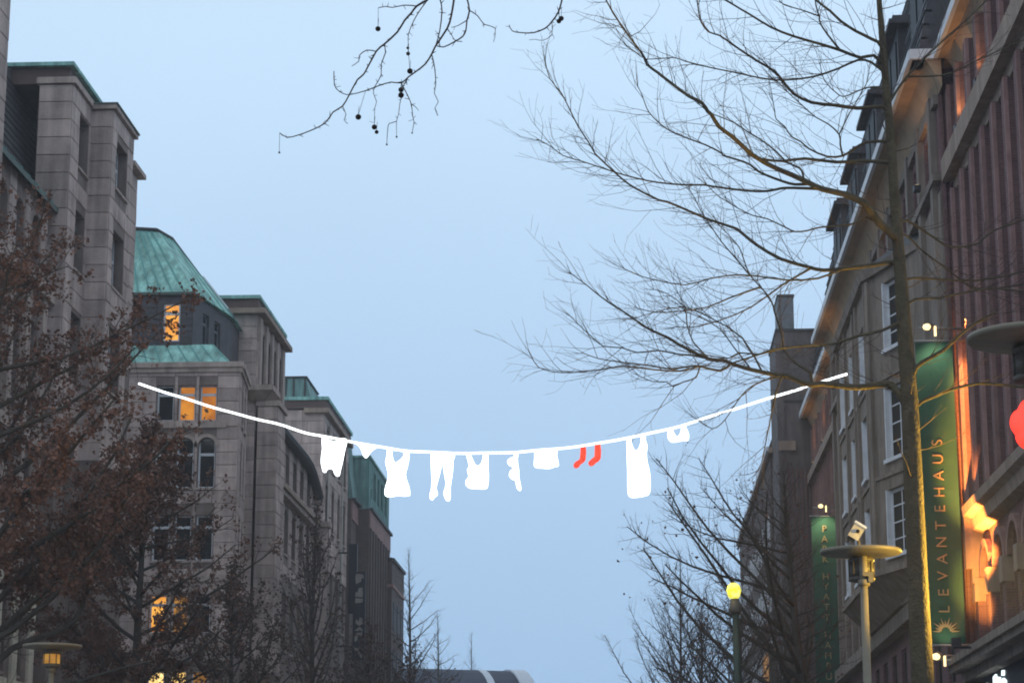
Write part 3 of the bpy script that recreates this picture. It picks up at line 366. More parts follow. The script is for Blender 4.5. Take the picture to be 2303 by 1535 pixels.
b = MB(); b.prism([(-32,58,24.3),(-21.5,58,24.3),(-21.5,83,24.3),(-32,83,24.3)], [(-31,58.5,29.49),(-22.3,58.5,29.49),(-22.3,82.5,29.49),(-31,82.5,29.49)]); rf = b.build('roof', 'slate', L1)
for k in range(16):                                                     # slate courses
    z = 24.6+k*0.29; x = -21.5-(z-24.3)*0.8/5.19
    MB().box(x-0.05, x+0.035, 58.2, 82.9, z, z+0.05).build('slate_course', 'slate', rf)
# towers
def tower(foot, z1, ops, courses, parent, stone_edges, zlow, lay=ashlar):
    wl, Fs = walls(foot, 0, z1, 'stone_joint', parent, ops, 0.42, name='tower_wall')
    for e in stone_edges: lay(Fs[e], wl, 0, Fs[e].L, zlow, z1-0.02, [(o[0]-0.02, o[1]+0.02, o[2], o[3]) for o in ops.get(e, ())], courses, 1.05)
    return wl, Fs
opT1 = {1: [(1.15, 2.55, 26.2, 28.2), (1.15, 2.55, 22.4, 24.6), (1.15, 2.55, 18.4, 20.8), (1.15, 2.55, 13.0, 16.0)]}
_, FT = tower([(-21.22,75.3),(-20,75.3),(-20,78.15),(-21.22,78.15)], 28.95, opT1, 0.68, L1, (0, 1), 15.6)
for o in opT1[1]: window(FT[1], o, L1, 'glass_dark', depth=0.36, transom=0.75)
opT2 = {1: [(0.7, 2.55, 26.1, 27.95), (0.7, 2.55, 22.3, 24.5), (0.7, 2.55, 18.4, 20.8)]}
_, FT = tower([(-21.2,78.06),(-19.16,78.06),(-19.16,81.5),(-21.2,81.5)], 28.9, opT2, 0.68, L1, (0, 1), 15.6)
for o in opT2[1]: window(FT[1], o, L1, 'glass_dark', depth=0.36, transom=0.6)
opT0 = {1: [(1.5, 3.2, 26.0, 28.3), (1.5, 3.2, 22.0, 24.4), (1.5, 3.2, 17.5, 20.4)]}
_, FT = tower([(-22,60),(-20,60),(-20,67.0),(-22,67.0)], 33.0, opT0, 0.68, L1, (1,), 17.0)
for o in opT0[1]: window(FT[1], o, L1, 'glass_dark', depth=0.36, transom=0.6)
tower([(-21.2,81.5),(-19.4,81.5),(-19.4,83.4),(-21.2,83.4)], 27.9, {}, 0.68, L1, (1,), 20.0, ashlar_joined)
part('cornice', 'stone_trim', L1, (-21.3,-19.86,75.16,78.0,28.95,29.18))
part('cornice', 'stone_trim', L1, (-20.3,-19.0,77.9,81.65,28.9,29.07))
part('cornice_cap', 'copper_dark', L1, (-20.3,-18.95,77.86,81.7,29.07,29.13))
part('cornice', 'stone_trim', L1, (-21.3,-19.1,81.7,83.7,27.9,28.08))
part('roof_slab', 'fascia', L1, (-22.3,-20.12,75.3,79.9,28.96,29.58))
part('roof_edge', 'copper', L1, (-22.45,-19.93,75.05,80.05,29.58,29.72))
# shop posters
t = tag(MB().box(-20.28,-20.2,68.5,70.0,5.6,7.95).build('poster_case', 'lit_poster'), 'pale lit poster case on the ground floor piers of the stone office building', 'poster', 'lit poster cases')
t = tag(MB().box(-20.28,-20.2,77.4,79.3,5.6,7.85).build('poster_case', 'lit_poster'), 'pale lit poster case on the ground floor piers of the stone office building', 'poster', 'lit poster cases')

# ---- corner building with green copper mansard
L2 = thing('corner_building', 'grey stone corner building with green copper mansard, slate drum and lit windows', 'building', (-21, 99, 0))
W = 0.76; cols = [3.55, 4.51, 5.46]                                     # window centres along the front (u from x=-24)
ops = []; kinds = []
for i, c in enumerate(cols):
    a, d = c-W/2, c+W/2
    ops += [(a,d,20.38,21.98,0),(a,d,17.4,19.6,1),(a,d,14.22,16.2,0),(a,d,11.1,12.75,0),(a,d,7.2,9.5,0)]
    kinds += ['glass_dark' if i == 0 else 'lit_orange','glass_dark','glass_dark','lit_bright' if i == 0 else ('lit_dim' if i == 1 else 'glass_dark'),'lit_shop' if i < 2 else 'lit_dim']
a, d = 0.9, 1.7
ops += [(a,d,20.38,21.98,0),(a,d,17.4,19.6,1),(a,d,14.22,16.2,0)]; kinds += ['glass_dark']*3
foot = [(-24,95),(-17.17,95),(-17.55,99.0),(-18.7,103.2),(-24,103.2)]
cop = {0: ops, 1: [(1.2,2.0,20.4,22.0,0),(1.2,2.0,17.4,19.6,1),(1.2,2.0,14.2,16.2,0),(2.7,3.4,20.4,22.0,0),(2.7,3.4,17.4,19.6,1),(2.7,3.4,14.2,16.2,0)]}
wl, Fs = walls(foot, 0, 22.95, 'stone_joint', L2, cop, 0.26)
ashlar(Fs[0], wl, 1.9, Fs[0].L, 9.9, 22.93, [(o[0]-0.03, o[1]+0.03, o[2]-0.05, o[3]+0.03) for o in ops], 0.56, 0.95)
ashlar_joined(Fs[1], wl, 0, Fs[1].L, 12.5, 22.93, cop[1], 0.56, 1.1)
for o, k in zip(ops, kinds): window(Fs[0], o, L2, k, depth=0.2, transom=0.74 if not o[4] else 0.68, fw=0.075)
for o in cop[1]: window(Fs[1], o, L2, 'glass_dark', depth=0.2, transom=0.72, fw=0.075)
for o in ops:                                                           # arch hoods over the round headed windows
    if not o[4]: continue
    r0 = (o[1]-o[0])/2; cu = (o[0]+o[1])/2; cz = o[3]-r0; b = MB(); N = 14
    ring = [(cu-q*math.cos(math.pi*k/N), cz+q*math.sin(math.pi*k/N), s) for k in range(N+1) for q, s in ((r0+0.02,0.0),(r0+0.02,0.1),(r0+0.17,0.1),(r0+0.17,0.0))]
    b.add([Fs[0].pt(*q) for q in ring], [(4*k+i, 4*k+(i+1) % 4, 4*k+4+(i+1) % 4, 4*k+4+i) for k in range(N) for i in range(4)]); b.build('arch_hood', 'stone_trim', L2)
MB().obox(Fs[0], 0, Fs[0].L+0.1, 22.55, 22.75, 0, 0.12).obox(Fs[0], 0, Fs[0].L+0.16, 22.75, 22.98, 0, 0.2).build('cornice', 'stone_trim', L2)
MB().obox(Fs[1], 0.12, Fs[1].L, 22.55, 22.75, 0, 0.12).obox(Fs[1], 0.18, Fs[1].L, 22.75, 22.98, 0, 0.2).build('cornice', 'stone_trim', L2)
MB().obox(Fs[0], 2.6, 6.3, 20.05, 20.3, 0, 0.1).build('string_course', 'stone_trim', L2)
MB().obox(Fs[0], 0, 6.75, 10.2, 10.5, 0, 0.2).build('string_course', 'stone_trim', L2)
MB().obox(Fs[0], 0, 6.8, 13.3, 13.6, 0, 0.12).build('string_course', 'stone_trim', L2)
# copper skirt, slate drum, mansard
b = MB(); b.prism([(-24,95.0,22.99),(-17.6,95.0,22.99),(-17.9,99.6,22.99),(-24,103,22.99)], [(-24,95.62,23.95),(-18.5,95.62,23.95),(-18.7,99.9,23.95),(-24,102.8,23.95)]); sk = b.build('copper_skirt', 'copper', L2)
for k in range(11):
    u = k/10.0; x0 = -23.8+u*6.1; x1 = -23.8+u*5.2
    MB().add([(x0,94.985,23.0),(x0+0.05,94.985,23.0),(x1+0.05,95.605,23.965),(x1,95.605,23.965),(x0,95.04,22.995),(x0+0.05,95.04,22.995),(x1+0.05,95.66,23.955),(x1,95.66,23.955)],[(0,1,2,3),(4,0,3,7),(1,5,6,2)]).build('seam', 'copper_seam', sk)
dr = [(-24,95.6),(-19.45,95.6),(-18.7,100.0),(-18.7,103),(-24,103)]
wd = (3.2,3.96,24.1,25.85,0)
dw, Fd = walls(dr, 23.9, 26.25, 'slate', L2, {0: [wd], 1: [(1.2,2.0,24.2,25.7,0),(2.7,3.5,24.2,25.7,0)]}, 0.2, name='drum_wall')
window(Fd[0], wd, L2, 'lit_bright', depth=0.1, transom=0.74, fw=0.085, sill=False)
for o in ((1.2,2.0,24.2,25.7,0),(2.7,3.5,24.2,25.7,0)): window(Fd[1], o, L2, 'glass_dark', 'slate_light', depth=0.12, transom=0.7, sill=False)
for k in range(8):
    for u0, u1 in ((0, 3.15), (4.01, Fd[0].L)): MB().obox(Fd[0], u0, u1, 24.0+k*0.28, 24.03+k*0.28, 0, 0.02).build('slate_course', 'slate', dw)
part('eave', 'copper_dark', L2, (-24,-19.35,95.42,95.75,26.22,26.34))
low = [(-24,95.45,26.3),(-19.35,95.45,26.3),(-18.5,100.2,26.3),(-18.5,112,26.3),(-24,112,26.3)]
hi = [(-24,97.3,29.9),(-21.75,97.9,29.9),(-21.35,99.4,29.9),(-21.35,111,29.9),(-24,111,29.9)]
b = MB(); b.prism(low, hi); rf = b.build('roof', 'copper', L2)
def lerp(a, c, t): return tuple(x+(y-x)*t for x, y in zip(a, c))
def seam(p, q, n, wd, rf):
    d = Vector(n)*0.035; s = (Vector(q)-Vector(p)).cross(Vector(n)).normalized()*wd; P = Vector(p); Q = Vector(q)
    MB().add([P-s, P+s, Q+s, Q-s, P-s+d, P+s+d, Q+s+d, Q-s+d], [(4,5,6,7),(0,1,5,4),(1,2,6,5),(2,3,7,6),(3,0,4,7)]).build('seam', 'copper_seam', rf)
for k in range(1, 9): seam(lerp(low[0], low[1], k/9), lerp(hi[0], hi[1], k/9), (0,-0.88,0.46), 0.03, rf)
for k in range(1, 4): seam(lerp(low[1], low[2], k/4), lerp(hi[1], hi[2], k/4), (0.8,-0.3,0.5), 0.03, rf)
for k in range(0, 8): seam(lerp(low[2], low[3], k/8), lerp(hi[2], hi[3], k/8), (0.78,0,0.6), 0.03, rf)
b = MB(); b.tube([(*q, 0.09) for q in [(-24,97.25,29.93),(-21.75,97.85,29.93),(-21.35,99.4,29.93),(-21.35,111,29.93)]], 6); b.build('ridge_cap', 'lead', rf)
for y in (101.5, 105.0):                                                # roof lights on the street slope
    P = [(-18.5-(z-26.3)*2.85/3.6, yy, z) for z, yy in ((27.0,y),(27.0,y+1.6),(28.6,y+1.6),(28.6,y))]
    n = Vector((0.78,0,0.62))
    MB().add([Vector(q)+n*0.03 for q in P] + [Vector(q)+n*0.12 for q in P], [(4,5,6,7),(0,1,5,4),(1,2,6,5),(2,3,7,6),(3,0,4,7)]).build('roof_light_frame', 'white_paint', rf)
    Pc = sum((Vector(q) for q in P), Vector())/4
    MB().add([Pc+(Vector(q)-Pc)*0.82+n*0.125 for q in P], [(0,1,2,3)]).build('roof_light_pane', 'glass_dark', rf)
# stair tower with slab roof
opB = {1: [(0.9+k*1.75, 2.1+k*1.75, 23.9, 26.4, 0) for k in range(4)]}
wl, FB = walls([(-22,103),(-17.83,103),(-17.83,111),(-22,111)], 0, 27.15, 'stone_joint', L2, opB, 0.3, name='tower_wall')
ashlar(FB[0], wl, 2.0, FB[0].L, 10.0, 27.1, (), 0.6, 1.0)
ashlar(FB[1], wl, 0, FB[1].L, 21.5, 27.1, opB[1], 0.6, 1.2)
for o in opB[1]: window(FB[1], o, L2, 'glass_dark', depth=0.26, transom=0.7)
for k in range(5): MB().obox(FB[1], 0.1+k*1.75, 0.7+k*1.75, 23.6, 27.0, 0.04, 0.16).build('pilaster', 'stone_trim', L2)
part('cornice', 'stone_corn', L2, (-19.2,-17.4,102.6,111.3,27.12,27.36))
part('roof_slab', 'fascia', L2, (-20.6,-17.78,102.85,111.1,27.36,27.86))
part('roof_edge', 'copper', L2, (-20.7,-17.68,102.7,111.2,27.86,28.02))
b = MB(); b.prism([(-18.05,102.75,22.85),(-17.3,102.75,22.85),(-17.3,104.4,22.85),(-18.05,104.4,22.85)], [(-18.3,102.45,23.3),(-16.95,102.45,23.3),(-16.95,104.6,23.3),(-18.3,104.6,23.3)]); b.build('corbel', 'stone_corn', L2)
part('corbel_cap', 'stone_trim', L2, (-18.35,-16.9,102.4,104.65,23.3,23.55))
wl, FP = walls([(-17.7,102.9),(-16.75,102.9),(-16.75,105.2),(-17.7,105.2)], 0, 22.6, 'stone_joint', L2, {}, name='buttress')
ashlar(FP[0], wl, 0, FP[0].L, 10.0, 22.58, (), 0.62, 0.9); ashlar(FP[1], wl, 0, FP[1].L, 10.0, 22.58, (), 0.62, 1.2)
part('buttress_cap', 'stone_trim', L2, (-17.78,-16.62,102.82,105.4,22.6,22.86))
b = MB(); b.tube([(-18.25,99.7,0,0.07),(-18.25,99.7,22.4,0.07)], 8); b.build('downpipe', 'dark_metal', L2)
part('downpipe_head', 'dark_metal', L2, (-18.45,-18.05,99.5,99.9,22.4,22.85))
# street wall beyond the tower
opW = {1: [(1.2+k*2.6, 2.6+k*2.6, 20.9, 22.5, 0) for k in range(6)] + [(1.2+k*2.6, 2.6+k*2.6, 17.2, 19.6, 1) for k in range(6)] + [(1.2+k*2.6, 2.6+k*2.6, 12.2, 15.2, 0) for k in range(6)]}
wl, FW = walls([(-22,111.0),(-18.2,111.0),(-18.2,126),(-22,126)], 0, 23.0, 'stone_joint', L2, opW, 0.3, name='street_wall')
ashlar_joined(FW[1], wl, 0, FW[1].L, 16.0, 23.0, opW[1], 0.62, 1.3)
for o in opW[1]: window(FW[1], o, L2, 'glass_side', depth=0.24, transom=0.7)
part('string_course', 'stone_corn', L2, (-18.25,-17.72,106,126,20.2,20.42)); part('string_course', 'stone_trim', L2, (-18.25,-17.85,106,126,19.95,20.2))
b = MB(); N = 10
prof = [(-18.22,23.0),(-17.75,23.0),(-17.65,23.15),(-17.75,23.32),(-18.3,23.6),(-18.3,23.0)]
for k in range(N):
    y0, y1 = 111.2+k*1.45, 111.2+(k+1)*1.45; dz0 = -1.3*max(0,(k-6)/4)**2; dz1 = -1.3*max(0,(k-5)/4)**2
    n = len(prof); b.add([(x,y0,z+dz0) for x, z in prof]+[(x,y1,z+dz1) for x, z in prof], [(i,(i+1) % n,n+(i+1) % n,n+i) for i in range(n)] + [tuple(range(n))[::-1], tuple(range(n,2*n))])
b.build('eave', 'lead', L2)

# ---- third building: slab roof with copper penthouse
L3 = thing('slab_roof_building', 'grey stone building with flat overhanging roof slab and copper penthouse box', 'building', (-19.5, 131, 0))
op3 = {1: [(1.0+k*2.6, 2.2+k*2.6, 24.0, 26.2, 0) for k in range(4)] + [(1.0+k*2.6, 2.2+k*2.6, 20.4, 22.9, 0) for k in range(4)] + [(1.0+k*2.6, 2.2+k*2.6, 15, 18, 0) for k in range(4)]}
wl, F3 = walls([(-22,126),(-17.76,126),(-17.76,137),(-22,137)], 0, 27.1, 'stone_joint', L3, op3, 0.3)
ashlar(F3[0], wl, 1.5, F3[0].L, 12.0, 27.05, (), 0.66, 1.1); ashlar(F3[1], wl, 0, F3[1].L, 18, 27.05, op3[1], 0.66, 1.3)
for o in op3[1]: window(F3[1], o, L3, 'glass_side', depth=0.24, transom=0.7)
part('cornice', 'stone_corn', L3, (-18.9,-17.45,125.7,137.2,26.85,27.12))
part('roof_slab', 'fascia', L3, (-20.6,-17.6,125.85,137.1,27.12,27.6))
part('roof_edge', 'copper', L3, (-20.7,-17.5,125.75,137.2,27.6,27.8))
b = MB(); b.prism([(-23,128,27.78),(-18.75,128,27.78),(-18.0,134,27.78),(-23,134,27.78)], [(-23,128.1,29.42),(-19.2,128.1,29.42),(-19.2,133,29.42),(-23,133,29.42)]); ph = b.build('penthouse', 'copper_teal', L3)
for x in (-20.35, -19.9, -19.22): MB().box(x-0.05, x+0.05, 127.96, 128.2, 27.8, 29.4).build('seam', 'lead', ph)
part('penthouse_cap', 'lead', L3, (-23,-19.1,127.95,133.1,29.42,29.5))
part('ledge', 'stone_trim', L3, (-19.4,-17.2,125.3,126.1,20.1,20.4))
wl, F3b = walls([(-19.3,125.45),(-17.35,125.45),(-17.35,126.05),(-19.3,126.05)], 0, 20.1, 'stone_joint', L3, {}, name='buttress'); ashlar(F3b[0], wl, 0, F3b[0].L, 10, 20.08, (), 0.66, 1.0)
for y in (127.2, 133.6):
    b = MB(); b.tube([(-17.62,y,0,0.06),(-17.62,y,25.2,0.06)], 6); b.build('downpipe', 'metal', L3)

# ---- fourth: teal mansard over brick
L4 = thing('teal_roof_building', 'dark brick building with teal copper mansard storey and pink stone band', 'building', (-19, 144, 0))
walls([(-22,137),(-17.5,137),(-17.5,140),(-22,140)], 0, 23.6, 'brick_brown', L4)
walls([(-22,140),(-16.72,140),(-16.72,152),(-22,152)], 0, 23.4, 'brick_brown', L4)
b = MB(); b.prism([(-22,137,23.62),(-17.42,137,23.62),(-17.42,140,23.62),(-22,140,23.62)], [(-22,137,27.3),(-17.9,137,27.3),(-17.9,140,27.3),(-22,140,27.3)]); b.build('mansard', 'copper_teal', L4)
wl, F4 = walls([(-22,140),(-16.78,140),(-16.78,152),(-22,152)], 23.42, 26.72, 'copper_teal', L4, {1: [(1.0,1.6,25.2,25.6,0),(1.0,1.8,24.3,24.95,0)]+[(2.6+k*2.2,4.0+k*2.2,24.4,26.2,0) for k in range(4)]}, 0.15, name='mansard')
for o in ((1.0,1.6,25.2,25.6,0),(1.0,1.8,24.3,24.95,0)): window(F4[1], o, L4, 'lit_cool', 'copper_dark', depth=0.05, sill=False)
for k in range(4): window(F4[1], (2.6+k*2.2,4.0+k*2.2,24.4,26.2,0), L4, 'glass_dark', 'copper_dark', depth=0.1, sill=False)
for k in range(6): MB().obox(F4[0], 3.2+k*0.38, 3.24+k*0.38, 23.5, 26.7, 0, 0.03).build('seam', 'copper_seam', wl)
for k in range(13): MB().obox(F4[1], k*0.95, 0.05+k*0.95, 23.5, 26.7, 0, 0.03).build('seam', 'copper_seam', wl)
part('roof_edge', 'copper', L4, (-22,-16.66,139.9,152.1,26.72,26.86)); part('roof_edge', 'copper_dark', L4, (-22,-17.8,136.9,139.9,27.3,27.4))
part('gutter', 'lead', L4, (-17.6,-17.2,137.05,139.98,23.5,23.66)); part('gutter', 'lead', L4, (-17,-16.5,140.2,152.1,23.34,23.5))
part('stone_band', 'brick_edge', L4, (-16.74,-16.64,140.05,152,22.2,23.3)); part('stone_band', 'brick_edge', L4, (-17.52,-17.4,137,139.98,22.3,23.45))
for k in range(8):
    MB().box(-16.74,-16.6,140.3+k*1.5,140.8+k*1.5,0,22.2).build('pilaster', 'brick_brown', L4)
b = MB(); b.tube([(-17.55,139.7,0,0.08),(-17.55,139.7,24,0.08)], 6); b.build('downpipe', 'dark_metal', L4)
for z in (18.6, 15.4, 12.2):
    for k in range(7):
        MB().box(-16.72,-16.69,140.95+k*1.5,141.7+k*1.5,z,z+2.0).build('window', 'glass_side', L4)

L5 = thing('low_brick_building', 'lower dark brown brick building with pale string line at the far end of the row', 'building', (-17, 153, 0))
wl, F5 = walls([(-21,152.05),(-17.5,150.0),(-16.3,150.0),(-16.3,158),(-21,158)], 0, 21.4, 'brick_brown', L5)
b = MB(); b.obox(F5[1], 0, F5[1].L, 19.6, 19.8, 0, 0.08).obox(F5[2], 0.0, F5[2].L, 19.6, 19.8, 0, 0.08); b.build('string_course', 'brick_edge', L5)
b = MB(); b.obox(F5[1], -0.1, F5[1].L, 21.4, 21.6, -0.2, 0.14).obox(F5[2], 0.14, F5[2].L, 21.4, 21.6, -0.2, 0.14); b.build('coping', 'lead', L5)
for z in (16.8, 13.6, 10.4):
    for k in range(3): MB().obox(F5[2], 1+k*2.4, 2.2+k*2.4, z, z+1.9, 0.0, 0.03).build('window', 'glass_side', L5)

# vertical sign with worn white lettering
vsn = thing('vertical_sign', 'tall black projecting sign with vertical white lettering on the brick facade', 'sign', (-17.2, 133, 13))
part('panel', 'sign_black', vsn, (-16.78,-16.04,132.95,133.15,13.2,18.5))
part('upper_panel', 'sign_black', vsn, (-17.12,-16.6,133.16,133.4,16.0,20.2))
part('bracket', 'dark_metal', vsn, (-17.8,-17.1,133.02,133.1,19.6,19.7)); part('bracket', 'dark_metal', vsn, (-17.8,-17.1,133.02,133.1,14.0,14.1))
def blot(z0, z1, pts):                                     # worn illegible marks
    x0, x1 = -16.66, -16.16; b = MB(); n = len(pts); P = [(x0+(x1-x0)*u, z0+(z1-z0)*v) for u, v in pts]
    b.add([(x,132.9,z) for x, z in P]+[(x,132.955,z) for x, z in P], [tuple(range(n)), tuple(range(n,2*n))[::-1]]+[(k,n+k,n+(k+1) % n,(k+1) % n) for k in range(n)]); b.build('letter', 'letter_white', vsn)
blot(17.75,18.35,[(0.1,0),(0.7,0.25),(0.75,0.6),(1,0.55),(1,0.85),(0.8,1),(0.1,1),(0,0.6)])
blot(16.95,17.55,[(0,0.1),(0.9,0),(0.95,0.5),(0.85,1),(0.4,0.9),(0.35,0.55),(0.05,0.5)])
blot(16.6,16.9,[(0,0),(0.9,0.1),(0.95,0.9),(0.05,1)])
blot(15.25,15.75,[(0.1,0.3),(0.5,0),(0.95,0.2),(0.9,0.9),(0.6,1),(0.5,0.5),(0.2,0.8)])
blot(14.93,15.2,[(0,0.1),(1,0),(0.95,0.35),(0.65,1),(0.4,0.7)])
blot(14.3,14.85,[(0.05,0),(0.3,0.1),(0.4,0.5),(0.85,0.5),(0.95,1),(0.2,0.95),(0,0.5)])
blot(13.3,13.95,[(0.75,0),(1,0.15),(0.7,0.6),(0.5,0.95),(0,1),(0.05,0.75),(0.4,0.5)])

# far barrel vaulted hall
vh = thing('vaulted_hall', 'dark barrel vaulted roof with pale curved ribs closing the street', 'building', (-14, 192, 0))
def vault(u0, u1, r, m, name, extra=0.0, th=1.2):
    ax = Vector((1, 0.42)).normalized(); pn = Vector((ax.y, -ax.x)); o = Vector((-9.9, 195.5)); b = MB(); N = 16; ring = []
    for u in (u0, u1):
        for k in range(N+1):
            t = math.pi*k/N; q = o - ax*u + pn*(-(r+extra)*math.cos(t))*0.95; ring.append((q.x, q.y, 11.6+(r+extra)*math.sin(t)))
    b.add(ring, [(k, k+1, N+2+k, N+1+k) for k in range(N)] + [tuple(range(N+1)), tuple(range(N+1, 2*N+2))[::-1]], False); return b.build(name, m, vh)
vault(0.1, 30, 6.0, 'vault', 'roof')
vault(0.0, 1.35, 6.0, 'vault_rib', 'rib', 0.14); vault(3.6, 4.25, 6.0, 'vault_rib', 'rib', 0.06);
b = MB(); ax = Vector((1,0.42)).normalized(); pn = Vector((ax.y,-ax.x)); o = Vector((-9.9,195.5))
c4 = [o+pn*5.6, o-pn*5.6, o-ax*30-pn*5.6, o-ax*30+pn*5.6]
b.prism([(q.x,q.y,0) for q in c4], [(q.x,q.y,11.7) for q in c4]); b.build('wall', 'stone_joint', vh)
# ================================================================ RIGHT ROW OF BUILDINGS
R1 = thing('brick_office_building', 'dark red brick office building with vertical fluted piers, wide lit eaves and stone bay', 'building', (12, 80, 0))
YJ = 62.0; XA, XB = 9.65, 9.05
foot = [(XA,40),(20,40),(20,115),(XA,115),(XA,97),(XB,97),(XB,YJ),(XA,YJ)]
opsA = []
for k in range(11):
    u = 0.95+k*1.85
    opsA += [(u,u+0.95,12.2,15.2,0),(u,u+0.95,16.3,19.6,0),(u,u+0.95,21.7,23.0,0)]
for k in range(9):
    u = 0.75+k*2.3
    opsA += [(u,u+1.5,7.3,9.9,1)]
opsB = []
for k in range(12):
    u = 1.0+k*2.8; opsB += [(u,u+1.1,21.0,22.7,0)]
for k in range(12):
    u = 1.2+k*2.8; opsB += [(u,u+1.4,3.5,8.5,0)]
opsC = []
for k in range(9):
    u = 0.9+k*1.95; opsC += [(u,u+0.9,21.3,22.9,0),(u,u+0.9,16.8,19.8,0),(u,u+0.9,12.6,15.6,0),(u,u+0.9,8.0,11.2,0)]
wl, FR = walls(foot, 0, 24.2, 'brick', R1, {3: opsC, 5: opsB, 7: opsA}, 0.3)
FC, FB_, FJ, FA = FR[3], FR[5], FR[6], FR[7]
for o in opsA: window(FA, o, R1, 'glass_side', 'white_wood' if not o[4] else 'lamp_dark', depth=0.22, transom=0.7, sill=False)
for o in opsB: window(FB_, o, R1, 'glass_side', 'lamp_dark', depth=0.1, transom=0.6, sill=False)
for o in opsC: window(FC, o, R1, 'glass_side', 'lamp_dark', depth=0.12, transom=0.6, sill=False)
for k in range(12):                                                     # fluted piers of the near section
    u = 0.06+k*1.85
    for z0, z1 in ((11.25, 20.3), (21.2, 23.4)):
        p = MB().obox(FA, u, u+0.56, z0, z1, -0.02, 0.42).build('pier', 'brick', R1)
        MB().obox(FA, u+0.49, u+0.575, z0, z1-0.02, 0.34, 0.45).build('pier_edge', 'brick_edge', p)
        MB().obox(FA, u-0.1, u+0.1, z0, z1, -0.02, 0.2).build('pier_fillet', 'brick', p)
for k in range(4):                                                      # flutes of the corner pier
    u = 0.02+k*0.16
    MB().obox(FJ, u, u+0.085, 7.1, 23.4, -0.01, 0.1).build('flute', 'brick', R1)
MB().obox(FA, 0.12, 22, 20.25, 20.6, 0, 0.3).obox(FA, 0.12, 22, 20.6, 21.25, 0, 0.62).build('cornice', 'stone_corn', R1)
b = MB(); pa = [(0,10.35),(0.28,10.45),(0.34,10.75),(0.52,10.85),(0.55,11.1),(0,11.3)]
b.add([FA.pt(0.5,z,o) for o, z in pa]+[FA.pt(22,z,o) for o, z in pa], [(i,(i+1) % 6,6+(i+1) % 6,6+i) for i in range(6)]+[tuple(range(6))[::-1],tuple(range(6,12))]); b.build('string_course', 'stone_corn', R1)
MB().obox(FA, 0.35, 0.62, 9.4, 10.9, 0, 0.5).obox(FA, 0.38, 0.6, 9.0, 9.4, 0, 0.34).build('console', 'stone_corn', R1)
for k in range(9):
    u = 0.75+k*2.3; MB().obox(FA, u-0.62, u-0.12, 8.5, 9.15, 0, 0.3).build('springer', 'stone_corn', R1); MB().obox(FA, u-0.6, u-0.14, 6.9, 8.5, 0, 0.22).build('pier', 'brick', R1)
    r0 = 0.75; cu = u+0.75; cz = 9.15; N = 12; b = MB()
    ring = [(cu-q*math.cos(math.pi*j/N), cz+q*math.sin(math.pi*j/N), s) for j in range(N+1) for q, s in ((r0+0.01,0.0),(r0+0.01,0.16),(r0+0.2,0.16),(r0+0.2,0.0))]
    b.add([FA.pt(*q) for q in ring], [(4*j+i, 4*j+(i+1) % 4, 4*j+4+(i+1) % 4, 4*j+4+i) for j in range(N) for i in range(4)]); b.build('arch_hood', 'brick_edge', R1)
MB().obox(FA, -0.2, 22, 6.35, 6.6, 0, 0.62).obox(FA, -0.3, 22, 6.6, 6.78, 0, 0.95).obox(FA, -0.3, 22, 6.78, 6.98, 0, 1.05).build('shop_canopy', 'stone_bay', R1)
MB().obox(FA, 0, 22, 3.4, 6.3, 0, 0.12).build('shop_fascia', 'dark_metal', R1)
MB().obox(FB_, 0, 35, 9.0, 9.5, 0, 0.4).build('shop_canopy', 'stone_bay', R1)
# piers of the far section and of the wall behind the bay
for k in range(12):
    u = 0.2+k*1.5
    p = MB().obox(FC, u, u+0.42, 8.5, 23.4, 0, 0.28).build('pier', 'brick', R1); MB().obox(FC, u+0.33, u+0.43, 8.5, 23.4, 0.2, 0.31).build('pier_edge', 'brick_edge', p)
for k in range(13):
    u = 0.3+k*2.8
    MB().obox(FB_, u, u+0.5, 9.5, 23.4, 0, 0.2).build('pier', 'stone_bay', R1)
MB().obox(FB_, 0, 35, 12.0, 20.4, 0, 0.06).build('stone_facing', 'stone_bay', R1)
MB().obox(FB_, 0, 35, 23.0, 23.3, 0, 0.15).build('frieze', 'stone_bay', R1); MB().obox(FB_, 0, 35, 20.7, 20.95, 0, 0.25).build('string_course', 'stone_bay', R1)
MB().obox(FC, 0, 16.5, 20.6, 21.05, 0, 0.5).build('string_course', 'stone_corn', R1)
# eaves: soffit, cove and white gutter, stepping with the wall
def eave(x_edge, x_wall, y0, y1, ends=True):
    e = MB(); e.add([(x_edge+0.06,y0,24.1),(x_wall+0.15,y0,24.1),(x_wall+0.15,y1,24.1),(x_edge+0.06,y1,24.1),(x_edge+0.06,y0,24.3),(x_wall+0.15,y0,24.3),(x_wall+0.15,y1,24.3),(x_edge+0.06,y1,24.3)],
          [(0,3,2,1),(4,5,6,7),(0,1,5,4),(1,2,6,5),(2,3,7,6),(3,0,4,7)]); s = e.build('soffit', 'soffit', R1)
    MB().add([(x_wall+0.02,y0,23.3),(x_wall-0.42,y0,24.1),(x_wall+0.02,y0,24.1),(x_wall+0.02,y1,23.3),(x_wall-0.42,y1,24.1),(x_wall+0.02,y1,24.1)],[(0,1,4,3),(0,2,1),(3,4,5)]).build('cove', 'soffit', s)
    MB().box(x_edge-0.03,x_edge+0.09,y0,y1,24.08,24.38).build('gutter', 'white_paint', R1)
XE = {'A': XA-0.78, 'B': XB-0.88, 'C': XA-0.8}
eave(XE['A'], XA, 40, 61.15); eave(XE['B'], XB, 61.2, 97.8); eave(XE['C'], XA, 97.85, 115)
part('soffit', 'soffit', R1, (XE['B'],XA+0.1,61.2,62.1,24.1,24.3)); part('gutter', 'white_paint', R1, (XE['B'],XE['A']-0.02,61.08,61.2,24.08,24.38))
